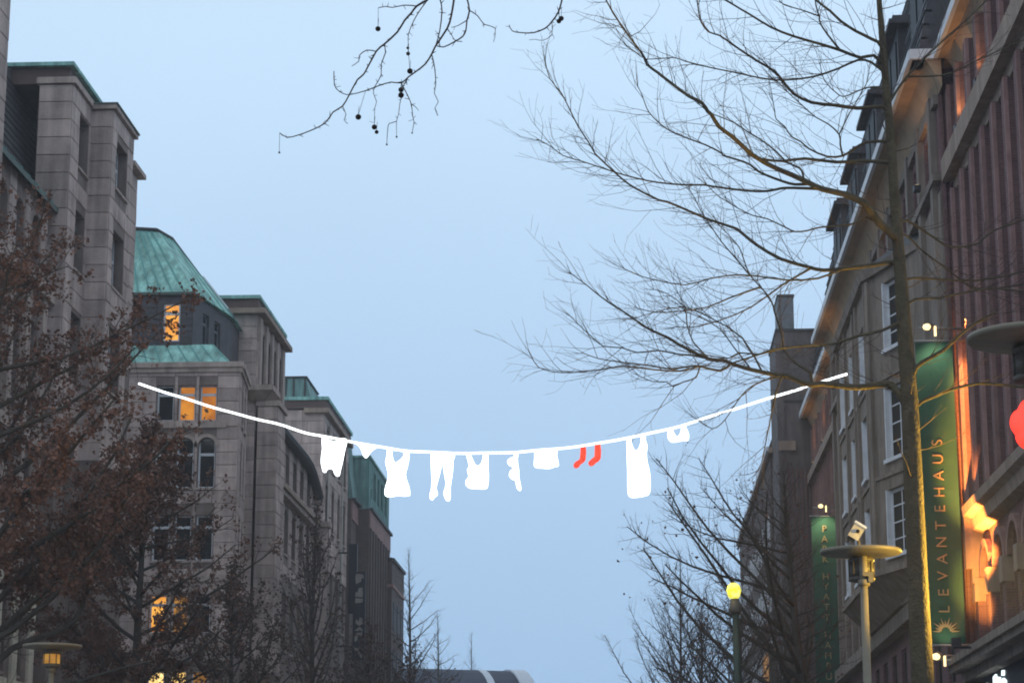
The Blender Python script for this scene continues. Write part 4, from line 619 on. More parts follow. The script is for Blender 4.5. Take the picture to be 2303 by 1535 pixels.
# slate mansard with dormers
def mans(xe, y0, y1):
    b = MB(); b.prism([(xe+0.25,y0,24.3),(19,y0,24.3),(19,y1,24.3),(xe+0.25,y1,24.3)],[(xe+1.55,y0,30.6),(17,y0,30.6),(17,y1,30.6),(xe+1.55,y1,30.6)]); rf = b.build('roof', 'slate', R1)
    for k in range(14):
        z = 24.7+k*0.42; x = xe+0.25+(z-24.3)*1.3/6.3; MB().box(x-0.04,x+0.2,y0,y1,z,z+0.06).build('slate_course', 'slate_light' if k % 3 == 0 else 'slate', rf)
    return rf
mans(XE['A'], 40, 61.1); rb = mans(XE['B'], 61.15, 97.8); mans(XE['C'], 97.82, 115)
for y in (61.6, 68.4, 75.2, 82.0, 88.8):
    dm = MB().box(XE['B']+0.62, 13, y, y+3.6, 24.6, 27.9).build('dormer', 'slate', R1)
    MB().box(XE['B']+0.32, 13, y-0.3, y+3.9, 27.9, 28.05).box(XE['B']+0.45, 13, y-0.2, y+3.8, 28.05, 28.2).build('dormer_roof', 'slate', dm)
    for j in range(2): MB().box(XE['B']+0.57, XE['B']+0.63, y+0.4+j*1.6, y+1.6+j*1.6, 25.4, 27.5).build('dormer_window', 'glass_side', dm)
    MB().box(XE['B']+1.2, 13, y+3.9, y+6.4, 28.2, 29.6).build('attic_step', 'slate', dm)
# stone bay
bayf = [(9.12,84.0),(7.8,82.0),(7.8,71.5),(9.12,67.1)]
opf = [(1.35,2.95,17.55,19.75,0),(1.2,2.8,14.0,16.3,0),(1.05,2.65,10.95,13.05,0)]
ops_ = []
for k in range(3):
    u = 0.7+k*3.6
    for z0, z1 in ((17.0,19.0),(13.9,15.95),(10.9,12.9)): ops_.append((u,u+1.3,z0,z1,0))
wb, Fb = walls(bayf, 10.55, 20.15, 'stone_bay', R1, {1: ops_, 2: opf}, 0.3, name='bay_wall')
for F_, oo, dd in ((Fb[2], opf, 0.16), (Fb[1], ops_, 0.14)):
    for o in oo:
        wn = window(F_, o, R1, 'glass_side', 'white_wood', depth=dd, cols=2, rows=4, fw=0.1, sill=False)
        MB().obox(F_, o[0]-0.005, o[0]+0.05, o[2], o[3], -dd, 0.03).build('reveal', 'white_wood', wn)
        MB().obox(F_, o[0]-0.06, o[1]+0.06, o[2]-0.12, o[2]-0.002, -0.1, 0.1).build('sill', 'white_paint', wn)
for F_, n in ((Fb[1], 11), (Fb[2], 3)):
    for k in range(n):
        u = 0.05 + k*(F_.L-0.35)/(n-1)
        if F_ is Fb[2] and k == 1: continue
        if any(o[0]-0.3 < u+0.12 < o[1]+0.3 for o in (ops_ if F_ is Fb[1] else opf)): continue
        MB().obox(F_, u, u+0.26, 10.6, 20.1, 0, 0.1).build('bay_pilaster', 'stone_bay', R1)
for F_, oo in ((Fb[1], ops_), (Fb[2], opf)):
    for z in (16.6, 13.45): MB().obox(F_, 0, F_.L, z, z+0.12, 0, 0.06).build('bay_band', 'stone_bay', R1)
def ring(d): return [(9.12,84+d),(7.8-d,82+d*0.4),(7.8-d,71.5-d*0.4),(9.12,67.1-d)]
b = MB(); b.prism([(x,y,20.15) for x, y in ring(0.18)], [(x,y,20.42) for x, y in ring(0.26)]); b.build('bay_cornice', 'stone_bay', R1)
b = MB(); b.prism([(x,y,20.42) for x, y in ring(0.2)], [(x,y,20.95) for x, y in ring(-0.5)]); b.build('bay_roof', 'lead', R1)
b = MB(); b.prism([(x,y,9.55) for x, y in ring(-0.75)], [(x,y,10.45) for x, y in ring(0.1)]); b.build('bay_corbel', 'stone_bay', R1)
b = MB(); b.prism([(x,y,10.4) for x, y in ring(0.16)], [(x,y,10.6) for x, y in ring(0.16)]); b.build('bay_sill', 'stone_bay', R1)
# facade uplights on the ledges below the eaves
def lamp(name, loc, col, power, r=0.08, parent=None, spot=None):
    ld = bpy.data.lights.new(name, 'SPOT' if spot else 'POINT'); ld.energy = power; ld.color = col; ld.shadow_soft_size = r
    if spot: ld.spot_size = R(spot[1]); ld.spot_blend = 0.8
    o = bpy.data.objects.new(name, ld)
    if spot: o.rotation_euler = Vector(spot[0]).to_track_quat('-Z', 'Y').to_euler()
    o.location = Vector(loc) - (root_loc(parent) if parent else Vector((0,0,0))); link(o, parent); return o
def uplight(x, y, z, power, where, col=(1.0,0.50,0.17)):
    u = thing('facade_uplight', 'small uplight on the ledge '+where+' shining at the eaves', 'floodlight', (x,y,z), 'facade uplights below the eaves')
    MB().box(x-0.1,x+0.1,y-0.16,y+0.16,z,z+0.16).build('housing', 'dark_metal', u)
    MB().box(x-0.07,x+0.07,y-0.12,y+0.12,z+0.16,z+0.175).build('lens', 'lamp_warm', u)
    lamp('bulb', (x,y,z+0.3), col, power, 0.05, u, ((0.02,0,1), 110))
for y, p in ((55.5,45),(59.2,90)): uplight(XA-0.5, y, 21.26, p, 'above the fluted brick piers')
for y, p in ((64.0,80),(76,14),(92.5,60)): uplight(XB-0.45, y, 20.98, p, 'above the stone bay')
for y, p in ((99.5,70),(106,60),(112,60)): uplight(XA-0.42, y, 21.06, p, 'above the PARK HYATT banner')

# neighbour with plain side wall and chimney, then the house beyond
R2 = thing('side_wall_building', 'tall grey side wall with square chimney rising beyond the brick office building', 'building', (9, 117, 0))
walls([(7.75,115.1),(16,115.1),(16,121),(7.75,121)], 0, 28.8, 'render_grey', R2)
part('coping', 'lead', R2, (7.7,16,115.05,121.1,28.8,28.95))
part('chimney', 'slate_light', R2, (7.88,8.72,115.15,117.5,28.9,30.8)); part('chimney_cap', 'lead', R2, (7.84,8.76,115.1,117.55,30.7,30.84))
part('quoin_strip', 'render_grey', R2, (7.7,8.05,115.02,115.12,0,28.7))
for k in range(7): part('pilaster', 'brick', R2, (8.15+k*0.22,8.25+k*0.22,115.0,115.12,6,21.5))
part('hood', 'stone_corn', R2, (7.72,8.6,114.9,115.12,22.4,22.9))
for z in (25.0,): part('band', 'lead', R2, (7.72,9.7,115.03,115.12,z,z+0.1))
R3 = thing('far_house', 'far brown brick house with pale gutter line and rows of narrow white windows', 'building', (9, 140, 0))
o3 = []
for k in range(13):
    u = 0.8+k*2.75
    for z0 in (8.2, 11.6, 15.0, 18.4): o3.append((u,u+1.2,z0,z0+2.0,0))
wl, F9 = walls([(7.65,121.2),(16,121.2),(16,158),(7.65,158)], 0, 23.3, 'brick_brown', R3, {3: o3}, 0.12)
for i, o in enumerate(o3):
    wn = window(F9[3], o, R3, 'glass_side', 'white_wood', depth=0.04, fw=0.1, sill=False)
    MB().obox(F9[3], o[0]-0.005, o[0]+0.05, o[2], o[3], -0.05, 0.07).build('reveal', 'white_wood', wn)
part('gutter', 'white_paint', R3, (7.38,7.5,120,158,23.3,23.55)); part('eave', 'stone_corn', R3, (7.5,7.7,120,158,23.2,23.5))
b = MB(); b.prism([(7.5,121.2,23.5),(16,121.2,23.5),(16,158,23.5),(7.5,158,23.5)],[(9.2,121.2,28),(14,121.2,28),(14,158,28),(9.2,158,28)]); b.build('roof', 'slate', R3)
part('ledge', 'stone_corn', R3, (7.2,7.7,121.2,158,7.1,7.4))

# ================================================================ BANNERS ON THE BRICK FACADE
def text_mesh(name, body, size, mtx, m, parent, ext=0.012):
    cu = bpy.data.curves.new(name, 'FONT'); cu.body = body; cu.size = size; cu.extrude = ext; cu.align_x = 'CENTER'; cu.align_y = 'CENTER'
    t = bpy.data.objects.new('tmp', cu); C.objects.link(t); bpy.context.view_layer.update()
    me = bpy.data.meshes.new_from_object(t.evaluated_get(bpy.context.evaluated_depsgraph_get())); bpy.data.objects.remove(t)
    me.transform(Matrix.Translation(-root_loc(parent)) @ mtx); me.name = name; me.materials.clear(); me.materials.append(M[m])
    return link(bpy.data.objects.new(name, me), parent)
def upright(x, y, z, rot=0.0): return Matrix.Translation((x,y,z)) @ Matrix.Rotation(math.pi/2, 4, 'X') @ Matrix.Rotation(rot, 4, 'Z')
def banner(x0, x1, y, z0, z1, label, wallx):
    bn = thing('hanging_banner', label, 'banner', ((x0+x1)/2, y, z0)); b = MB(); N = 24
    pts = []
    for k in range(N+1):
        z = z0+(z1-z0)*k/N
        for x in (x0, (x0+x1)/2, x1): pts.append((x, y+0.012*math.sin(k*0.9+x*3), z))
    fr = [(3*k+i, 3*k+i+1, 3*k+4+i, 3*k+3+i) for k in range(N) for i in range(2)]
    b.add(pts, fr); b.add([(p[0], p[1]+0.02, p[2]) for p in pts], [f[::-1] for f in fr])
    n = 3*(N+1); b.f += [(3*k, 3*k+3, n+3*k+3, n+3*k) for k in range(N)] + [(3*k+2, n+3*k+2, n+3*k+5, 3*k+5) for k in range(N)]; b.sm += [False]*(2*N)
    b.build('cloth', 'banner', bn)
    for z in (z0-0.04, z1+0.04):
        q = MB(); q.tube([(x0-0.08,y+0.01,z,0.028),(wallx+0.1,y+0.01,z,0.028)], 6); q.build('rod', 'metal', bn)
    for z in (z0-0.45, z1+0.4):
        q = MB(); q.tube([(x0+0.1,y-0.1,z,0.022),(wallx+0.1,y+0.05,z,0.022)], 6); q.build('arm', 'metal', bn)
    return bn
bn = banner(8.0, 9.03, 61.3, 7.35, 15.75, 'green banner lettered LEVANTEHAUS in gold with a rising sun at its foot', XA)
xc = 8.52
for i, ch in enumerate('LEVANTEHAUS'):
    z = 8.27+i*0.462
    text_mesh('letter', ch, 0.42, upright(xc-0.02, 61.27, z, math.pi/2), 'gold', bn)
sunb = MB()
for k in range(11):
    a = math.pi*k/10; ln = 0.40 if k % 2 == 0 else 0.31; c, s = math.cos(a), math.sin(a); px, pz = -s, c
    base = (xc-0.02, 7.68); w0 = 0.028
    q = [(base[0]+c*0.16+px*w0, base[1]+s*0.16+pz*w0), (base[0]+c*0.16-px*w0, base[1]+s*0.16-pz*w0), (base[0]+c*ln, base[1]+s*ln)]
    sunb.add([(u, 61.262, v) for u, v in q]+[(u, 61.282, v) for u, v in q], [(0,1,2),(5,4,3),(0,3,4,1),(1,4,5,2),(2,5,3,0)])
N = 12
for k in range(N):
    a0, a1 = math.pi*k/N, math.pi*(k+1)/N; q = [(r*math.cos(a), r*math.sin(a)) for a, r in ((a0,0.115),(a0,0.165),(a1,0.165),(a1,0.115))]
    sunb.add([(xc-0.02+u, 61.262, 7.68+v) for u, v in q]+[(xc-0.02+u, 61.282, 7.68+v) for u, v in q], [(0,1,2,3),(7,6,5,4),(0,4,5,1),(2,6,7,3)])
sunb.build('sun_emblem', 'gold', bn)
bn2 = banner(8.0, 9.13, 99.0, 6.2, 16.5, 'green banner lettered PARK HYATT HAMBURG in upright gold capitals', XA)
zz = {'P':0}
z = 15.95
for ch in 'PARK HYATT HAMBURG':
    if ch == ' ': z -= 0.32; continue
    text_mesh('letter', ch, 0.42, upright(8.56, 98.965, z), 'gold', bn2, 0.01); z -= 0.452
def banner_lamp(x, y, z, power, label, wallx, up=False, col=(1.0,0.62,0.25)):
    bl = thing('banner_floodlight', label, 'floodlight', (x,y,z))
    d = -1 if not up else 1
    q = MB(); q.tube([(x,y-0.05,z,0.022),(x+0.25,y,z+0.04*d,0.022),(wallx+0.05,y+0.1,z+0.04*d,0.022)], 6); q.build('arm', 'metal', bl)
    q = MB(); q.tube([(x-0.06,y-0.1,z,0.11),(x-0.02,y-0.1,z+0.02,0.13),(x+0.1,y-0.1,z+0.03,0.06)], 10); q.build('housing', 'lamp_grey', bl)
    q = MB(); q.lathe((x-0.09,y-0.14,z), [(0.02,-0.09),(0.1,-0.06),(0.125,0),(0.1,0.06),(0.02,0.09)], 14); q.build('lens', 'lamp_warm', bl)
    q = MB(); q.box(x+0.1,x+0.16,y-0.16,y-0.1,z-0.26,z+0.02); q.build('tube', 'lamp_warm', bl)
    return bl
bl = banner_lamp(8.42, 61.25, 16.15, 0, 'bright warm floodlight over the top of the LEVANTEHAUS banner', XA)
lamp('bulb', (8.5, 60.7, 16.05), (1.0,0.86,0.55), 150, 0.1, bl, ((0.03,0.30,-1), 95))
lamp('bulb', (9.2, 60.0, 16.1), (1.0,0.34,0.07), 1900, 0.1, bl, ((0.26,0.8,-1), 46))
bl = banner_lamp(8.28, 61.2, 6.98, 0, 'warm floodlight under the foot of the LEVANTEHAUS banner', XA, True)
lamp('bulb', (8.5, 60.85, 7.05), (1.0,0.76,0.42), 45, 0.08, bl, ((0.02,0.30,1), 90))
fl = thing('canopy_floodlight', 'small orange floodlight on the stone canopy aimed up at the fluted corner pier', 'floodlight', (8.6,57.5,6.9))
part('arm', 'dark_metal', fl, (8.15,8.65,57.45,57.5,6.86,6.92)); part('housing', 'dark_metal', fl, (8.1,8.34,57.38,57.5,6.93,7.14)); part('lens', 'lamp_warm', fl, (8.13,8.31,57.5,57.512,6.96,7.11))
lamp('bulb', (8.22, 57.65, 7.2), (1.0,0.42,0.07), 3600, 0.08, fl, ((0.44,1.0,0.50), 34))
lamp('bulb', (8.22, 57.65, 7.25), (1.0,0.34,0.06), 20000, 0.08, fl, ((0.47,1.0,1.45), 31))
bl = banner_lamp(8.52, 98.9, 16.95, 0, 'warm floodlight over the top of the PARK HYATT banner', XA)
lamp('bulb', (8.55, 98.3, 16.9), (1.0,0.80,0.45), 260, 0.1, bl, ((0.03,0.35,-1), 95))
# orange lit entrance strip under the second banner, behind the lamp post
ds = thing('lit_window_strip', 'tall orange lit window strip beside the PARK HYATT banner', 'window', (9.3, 97.4, 6))
part('frame', 'lamp_dark', ds, (9.1,9.62,97.2,97.3,5.5,12.6)); part('pane', 'lit_orange', ds, (9.17,9.56,97.16,97.2,5.6,11.0)); part('pane', 'lamp_red_core', ds, (9.2,9.54,97.16,97.2,11.6,12.2))
M['lamp_red_core'].node_tree.nodes['Principled BSDF'].inputs['Emission Strength'].default_value = 0.5
dw_ = thing('lit_doorway', 'dim orange lit arched window low on the far brown house', 'window', (7.6, 122, 11))
part('pane', 'lit_dim', dw_, (7.28,7.4,121.6,126.5,9.0,12.6)); part('frame', 'lamp_dark', dw_, (7.3,7.62,121.2,121.6,9.0,13.0),(7.3,7.62,126.5,126.9,9.0,13.0),(7.3,7.62,121.6,126.5,12.6,13.0))
# lit shop lettering (overexposed, unreadable)
ss = thing('shop_sign', 'overexposed white illuminated lettering on dark shop fascia under the stone canopy', 'sign', (9.5, 55, 5.5))
part('board', 'sign_black', ss, (9.32,9.54,53.5,60.6,4.6,6.34))
for q_ in ([(0,0),(0.03,1.0),(0.10,1.02),(0.2,0.5),(0.2,0.02),(0.13,0),(0.11,0.5),(0.08,0)], [(0.23,0.05),(0.23,0.78),(0.33,0.84),(0.38,0.5),(0.38,0.0),(0.3,-0.04)],
           [(0.41,0.02),(0.43,1.12),(0.55,1.18),(0.6,0.6),(0.57,-0.04),(0.48,0.1)], [(0.63,0.1),(0.65,1.05),(0.74,1.0),(0.75,0.1)], [(0.79,0.2),(0.78,0.8),(0.9,0.92),(1.0,0.8),(0.98,0.15),(0.88,0.0)], [(0.84,1.02),(0.86,1.2),(0.93,1.18),(0.92,1.0)]):
    P = [(59.95-a*3.3, 5.42+c*0.72) for a, c in q_]; n = len(P); bmx = MB()
    bmx.add([(9.27,y,z) for y, z in P]+[(9.325,y,z) for y, z in P], [tuple(range(n))[::-1], tuple(range(n,2*n))]+[(k,(k+1) % n,n+(k+1) % n,n+k) for k in range(n)]); bmx.build('lettering', 'lit_cool', ss)

# ================================================================ THE LUMINOUS WASHING LINE
rope = thing('light_rope', 'glowing white light tube strung across the street as a washing line', 'light rope', (-5.7, 89.05, 18.2))
b = MB()
def cat(p0, p1, p2, p3, t): return tuple(0.5*((2*b_)+(c_-a_)*t+(2*a_-5*b_+4*c_-d_)*t*t+(3*b_-a_-3*c_+d_)*t**3) for a_, b_, c_, d_ in zip(p0,p1,p2,p3))
def smooth(pts, m=4):
    o = []
    for i in range(len(pts)-1):
        p0, p1, p2, p3 = pts[max(i-1,0)], pts[i], pts[i+1], pts[min(i+2,len(pts)-1)]
        for k in range(m): o.append(cat(p0,p1,p2,p3,k/m))
    o.append(tuple(pts[-1])); return o
RP = [(x, y, z+0.018*math.sin(x*2.3)*math.sin(x*0.7+1)) for x, y, z in smooth(ROPE, 4)]
cuts = [0, 3, 82, 86, len(RP)-1]
for i in range(len(cuts)-1):
    seg = RP[cuts[i]:cuts[i+1]+1]
    q = MB(); q.tube([(p[0]+0.03*(0 if j else 1)*0, p[1], p[2], 0.046) for j, p in enumerate(seg)], 8); q.build('light_tube', 'glow_rope', rope)
e0, e1 = ROPE[0], ROPE[-1]
q = MB(); q.tube([(*e0,0.012),(-19.6,83.4,22.6,0.012)], 5); q.tube([(*e1,0.012),(7.9,e1[1]+0.05,e1[2]+0.04,0.012)], 5); q.build('cable', 'dark_metal', rope)
gl = {'bodysuit': ('glowing_bodysuit','glowing white sleeveless bodysuit hanging on the light rope','bodysuit'),
 'briefs': ('glowing_briefs','small glowing white briefs hanging on the light rope','briefs'),
 'camisole': ('glowing_camisole','glowing white fitted camisole with flared hem on the light rope','camisole'),
 'tights': ('glowing_tights','pair of glowing white tights with feet hanging on the light rope','tights'),
 'vest': ('glowing_vest','glowing white strappy vest top with straight hem between tights and bikini top','vest'),
 'bikini_top': ('glowing_bikini_top','glowing white bikini top hung sideways by one strap on the light rope','bikini top'),
 'shorts': ('glowing_shorts','glowing white short flared skirt or shorts next to the red socks','shorts'),
 'sock': ('glowing_sock','glowing red sock hanging next to the white shorts','sock'),
 'sock2': ('glowing_sock','glowing red sock hanging nearer to the long white dress','sock'),
 'dress': ('glowing_dress','long glowing white dress with V neck hanging on the light rope','dress'),
 'bra': ('glowing_bra','small glowing white bralette hanging beyond the long white dress','bra')}
for k, (gy, pts) in GARMENTS.items():
    nm, lb, ct = gl[k]; bm = bmesh.new()
    cx_ = sum(p[0] for p in pts)/len(pts); zt = max(p[1] for p in pts)
    sp = [(p[0],0,p[1]) for p in smooth([(p[0],p[1]) for p in pts+pts[:1]], 2)[:-1]] if False else None
    pp = smooth([(p[0],p[1]) for p in pts+pts[:1]], 2)[:-1]
    vs_ = [bm.verts.new((p[0]-cx_, -0.05, p[1]-zt)) for p in pp]; f = bm.faces.new(vs_)
    ex = bmesh.ops.extrude_face_region(bm, geom=[f]); bmesh.ops.translate(bm, vec=(0,0.1,0), verts=[e for e in ex['geom'] if isinstance(e, bmesh.types.BMVert)])
    bmesh.ops.recalc_face_normals(bm, faces=bm.faces); bmesh.ops.triangulate(bm, faces=[f for f in bm.faces if len(f.verts) > 4])
    me = bpy.data.meshes.new(nm); bm.to_mesh(me); bm.free(); me.materials.append(M['glow_red' if 'sock' in nm else 'glow_white'])
    o = bpy.data.objects.new(nm, me); C.objects.link(o); o.location = (cx_, gy, zt)
    tag(o, lb, ct, 'luminous laundry on the light rope')

# ================================================================ STREET LAMPS
def street_lamp(x, y, zd, label, lit='lamp_amber', rd=0.6, tiltx=0.0, front=0.0, device=False, glow=0):
    t = thing('street_lamp', label, 'street lamp', (x,y,0.12))
    q = MB(); q.lathe((x,y-front,0.12), [(0.11,0),(0.11,0.6),(0.07,0.75),(0.062,3.0),(0.052,zd-0.3)], 14); q.build('post', 'lamp_grey', t)
    q = MB(); q.lathe((x,y,zd), [(0.05,-0.06),(0.3,-0.045),(rd*0.97,-0.012),(rd,0.012),(rd*0.985,0.045),(rd*0.5,0.07),(0.06,0.09)], 40); q.build('disc_shade', 'lamp_grey', t)
    q = MB(); q.lathe((x,y,zd), [(0.10,-0.42),(0.19,-0.40),(0.19,-0.36),(0.165,-0.34),(0.165,-0.14),(0.19,-0.12),(0.19,-0.09),(0.1,-0.05)], 20); q.build('lantern_cage', 'lamp_dark', t)
    for k in range(8):
        a = 2*math.pi*k/8; q = MB(); q.tube([(x+0.178*math.cos(a),y+0.178*math.sin(a),zd-0.38,0.012),(x+0.178*math.cos(a),y+0.178*math.sin(a),zd-0.1,0.012)], 4); q.build('cage_bar', 'lamp_dark', t)
    q = MB(); q.lathe((x,y,zd), [(0.172,-0.335),(0.172,-0.145)], 20); q.build('glass', lit, t)
    q = MB(); q.lathe((x,y-front,zd), [(0.085,-0.5),(0.085,-0.42),(0.07,-0.41)], 14); q.build('collar', 'lamp_grey', t)
    if front:
        q = MB(); q.lathe((x,y-front,zd), [(0.055,-0.5),(0.055,-0.08)], 12); q.build('sleeve', 'lamp_grey', t)
        part('clamp', 'lamp_grey', t, (x-0.02,x+0.13,y-front-0.09,y-front+0.2,zd-0.37,zd-0.31)); part('clamp', 'lamp_grey', t, (x+0.06,x+0.12,y-front-0.09,y-front+0.05,zd-0.46,zd-0.37))
    if glow: lamp('bulb', (x, y-0.05, zd-0.75), (1.0,0.74,0.16), glow, 0.15, t)
    return t
street_lamp(3.28, 32.0, 5.92, 'disc topped street lamp carrying a white tilted box, beside the mossy bare tree', 'lamp_dark', 0.585, front=0.26)
street_lamp(3.76, 20.5, 6.38, 'disc topped street lamp with a red glowing ornament on its post', 'lamp_dark', 0.6)
street_lamp(-11.83, 45.0, 5.85, 'disc topped street lamp with amber lantern before the stone office building', 'lamp_amber', 0.6)
wl_ = thing('unseen_globe_lamp', 'lit yellow globe lamp on a tall post by the brick shop fronts', 'street lamp', (7.5,36.85,0.12))
q = MB(); q.lathe((7.5,36.85,0.12), [(0.11,0),(0.11,0.6),(0.07,0.75),(0.055,5.4)], 14); q.build('post', 'lamp_grey', wl_)
q = MB(); q.lathe((7.5,36.85,5.75), [(0.08,-0.25),(0.2,-0.16),(0.25,0),(0.2,0.16),(0.05,0.25)], 20); q.build('globe', 'lamp_yellow', wl_)
lamp('bulb', (7.15,36.75,5.8), (1.0,0.64,0.08), 5600, 0.2, wl_, ((-1,-0.2,0.42), 112))
fill_lamp = thing('unseen_globe_lamp', 'unseen second globe lamp added to throw yellow light on the disc topped street lamp', 'street lamp', (6.7,30.2,0.12))  # added out of view, only to light the street lamp and its post
q = MB(); q.lathe((6.7,30.2,0.12), [(0.11,0),(0.11,0.6),(0.07,0.75),(0.055,5.4)], 14); q.build('post', 'lamp_grey', fill_lamp)
q = MB(); q.lathe((6.7,30.2,5.75), [(0.08,-0.25),(0.2,-0.16),(0.25,0),(0.2,0.16),(0.05,0.25)], 20); q.build('globe', 'lamp_yellow', fill_lamp)
lamp('bulb', (6.4,30.3,5.75), (1.0,0.64,0.08), 1700, 0.2, fill_lamp, ((-1,0.48,-0.05), 34))
dv = thing('lamp_top_camera', 'white tilted box device with dark lens on the disc of a street lamp', 'camera', (3.23,31.95,5.99))
mt = Matrix.Translation((3.22,31.85,6.22)) @ Matrix.Rotation(R(32), 4, 'Y') @ Matrix.Rotation(R(18), 4, 'X')
def xbox(m, x0,x1,y0,y1,z0,z1,name,mm,par):
    q = MB(); q.box(x0,x1,y0,y1,z0,z1); q.v = [tuple(m @ Vector(v)) for v in q.v]; return q.build(name, mm, par)
mt = mt @ Matrix.Scale(0.82, 4)
bd = xbox(mt, -0.1,0.1,-0.09,0.09,-0.13,0.13,'body','pale_glow_and_box',dv)
xbox(mt, -0.115,0.115,-0.105,0.1,0.12,0.14,'hood','white_paint',dv)
q = MB(); q.lathe((0,0,0), [(0.034,0),(0.034,0.03),(0.02,0.032)], 14); q.v = [tuple(mt @ Vector((v[0]+0.015, -0.088-v[2], v[1]+0.02))) for v in q.v]; q.build('lens', 'dark_metal', bd)
q = MB(); q.tube([(3.25,31.95,5.96,0.02),(3.24,31.9,6.1,0.02)], 6); q.build('bracket', 'lamp_dark', dv)
xbox(mt, -0.09,0.05,-0.07,0.08,-0.2,-0.13,'base','dark_metal',dv)
# red scalloped lantern
rl = thing('red_lantern', 'glowing red scalloped lantern ornament hung on a street lamp post', 'lantern', (3.74,20.3,5.5))
def lobes(rr, th, m, name):
    b = MB(); n = 48; c = (3.755, 20.33, 5.535); rings = []
    for s, k in ((-th,0.0),(-th*0.8,0.72),(0,1.0),(th*0.8,0.72),(th,0.0)):
        for i in range(n):
            a = 2*math.pi*i/n; r = rr*k*(0.86+0.14*abs(math.cos(3*a+0.5))**0.6); rings.append((c[0]+r*math.cos(a), c[1]+s, c[2]+r*math.sin(a)))
    b.add(rings, [(j*n+i, j*n+(i+1) % n, (j+1)*n+(i+1) % n, (j+1)*n+i) for j in range(4) for i in range(n)], True); b.build(name, m, rl)
lobes(0.27, 0.06, 'lamp_red', 'shade'); lobes(0.13, 0.075, 'lamp_red_core', 'core')
q = MB(); q.tube([(3.755,20.4,5.535,0.015),(3.76,20.5,5.6,0.015)], 6); q.build('bracket', 'dark_metal', rl)
# yellow globe lamp on dark column
yl = thing('column_lamp', 'yellow glowing lantern on a dark green column among bare branches', 'street lamp', (2.04,45,0.12))
q = MB(); q.lathe((2.07,45,0.12), [(0.2,0),(0.2,0.5),(0.1,0.7),(0.075,4.5),(0.07,6.35)], 16); q.build('column', 'green_post', yl)
q = MB(); q.lathe((2.04,45,6.92), [(0.08,-0.17),(0.12,-0.12),(0.15,0),(0.12,0.1),(0.05,0.15)], 20); q.build('globe', 'lamp_yellow', yl)
q = MB(); q.lathe((2.06,45,6.45), [(0.09,0),(0.13,0.05),(0.12,0.12),(0.09,0.3)], 20); q.build('bracket_ring', 'lamp_dark', yl)
lamp('bulb', (1.8,44.8,7.3), (1.0,0.85,0.3), 10, 0.15, yl)

# ================================================================ TREES
def rnd_dir(rng):
    while True:
        v = Vector((rng.uniform(-1,1), rng.uniform(-1,1), rng.uniform(-1,1)))
        if 0.05 < v.length < 1: return v.normalized()
def twig_path(rng, p, d, L, r, n=4, up=0.12, jit=0.22):
    P = [(p.x,p.y,p.z,r)]; d = d.normalized(); p = p.copy()
    for k in range(n):
        d = (d + rnd_dir(rng)*jit + Vector((0,0,up))).normalized(); p = p + d*(L/n); P.append((p.x,p.y,p.z,max(r*(1-(k+1)/n*0.75), 0.0022)))
    return P
def along(path, s):
    tot = [0.0]
    for a, c in zip(path, path[1:]): tot.append(tot[-1]+(Vector(c[:3])-Vector(a[:3])).length)
    x = s*tot[-1]
    for i in range(len(path)-1):
        if x <= tot[i+1] or i == len(path)-2:
            t = (x-tot[i])/max(1e-6, tot[i+1]-tot[i]); a = Vector(path[i][:3]); c = Vector(path[i+1][:3])
            return a.lerp(c, t), (c-a).normalized(), path[i][3]*(1-t)+path[i+1][3]*t
    return None
def plen(path): return sum((Vector(c[:3])-Vector(a[:3])).length for a, c in zip(path, path[1:]))
def twigs_on(rng, path, mb, spacing, lmin, lmax, start=0.2, sub=4, rmax=0.011, up=0.1, ang=(30,65), tips=None, depth=1, rs=1.0):
    L = plen(path); n = int(L/spacing)
    for k in range(n):
        s = start+(1-start)*(k+rng.random())/n; p, t, r = along(path, min(s,0.995))
        ax = t.cross(rnd_dir(rng)); 
        if ax.length < 0.05: continue
        d = Matrix.Rotation(R(rng.uniform(*ang)), 3, ax.normalized()) @ t
        ll = rng.uniform(lmin, lmax)*(1.15-0.5*s); q = twig_path(rng, p, d, ll, min(r*0.7, rmax)*rs, 4, up)
        mb.tube(q, 3, False)
        if tips is not None: tips += [Vector(e[:3]) for e in q[2:]]
        if depth > 0: twigs_on(rng, q, mb, ll/max(1,sub), ll*0.25, ll*0.55, 0.15, 2, rmax*0.65, up, (25,60), tips, depth-1, rs)
def finish_tree(root, mb_trunk, limbs, mb_twigs, bark='bark', twigm='twig', leaves=None, leafm='leaf', lsz=(0.06,0.13), rng=None):
    mb_trunk.build('trunk', bark, root)
    for lp in limbs:
        q = MB(); q.tube(lp, 6); q.build('branch', bark, root)
    cr = mb_twigs.build('crown', twigm, root); cr['kind'] = 'stuff'
    if leaves:
        b = MB()
        for p in leaves:
            s = rng.uniform(*lsz); u = rnd_dir(rng); v = u.cross(rnd_dir(rng)); v = v.normalized() if v.length > 0.1 else u.orthogonal().normalized(); n = u.cross(v)*0.18
            u = u*s; v = v*s*0.5
            b.v += [tuple(p), tuple(p+u*0.5+v+n*s), tuple(p+u*1.1), tuple(p+u*0.5-v+n*s)]; k = len(b.v)-4; b.f += [(k,k+1,k+2),(k,k+2,k+3)]; b.sm += [False,False]
        lf = b.build('foliage', leafm, root); lf['kind'] = 'stuff'
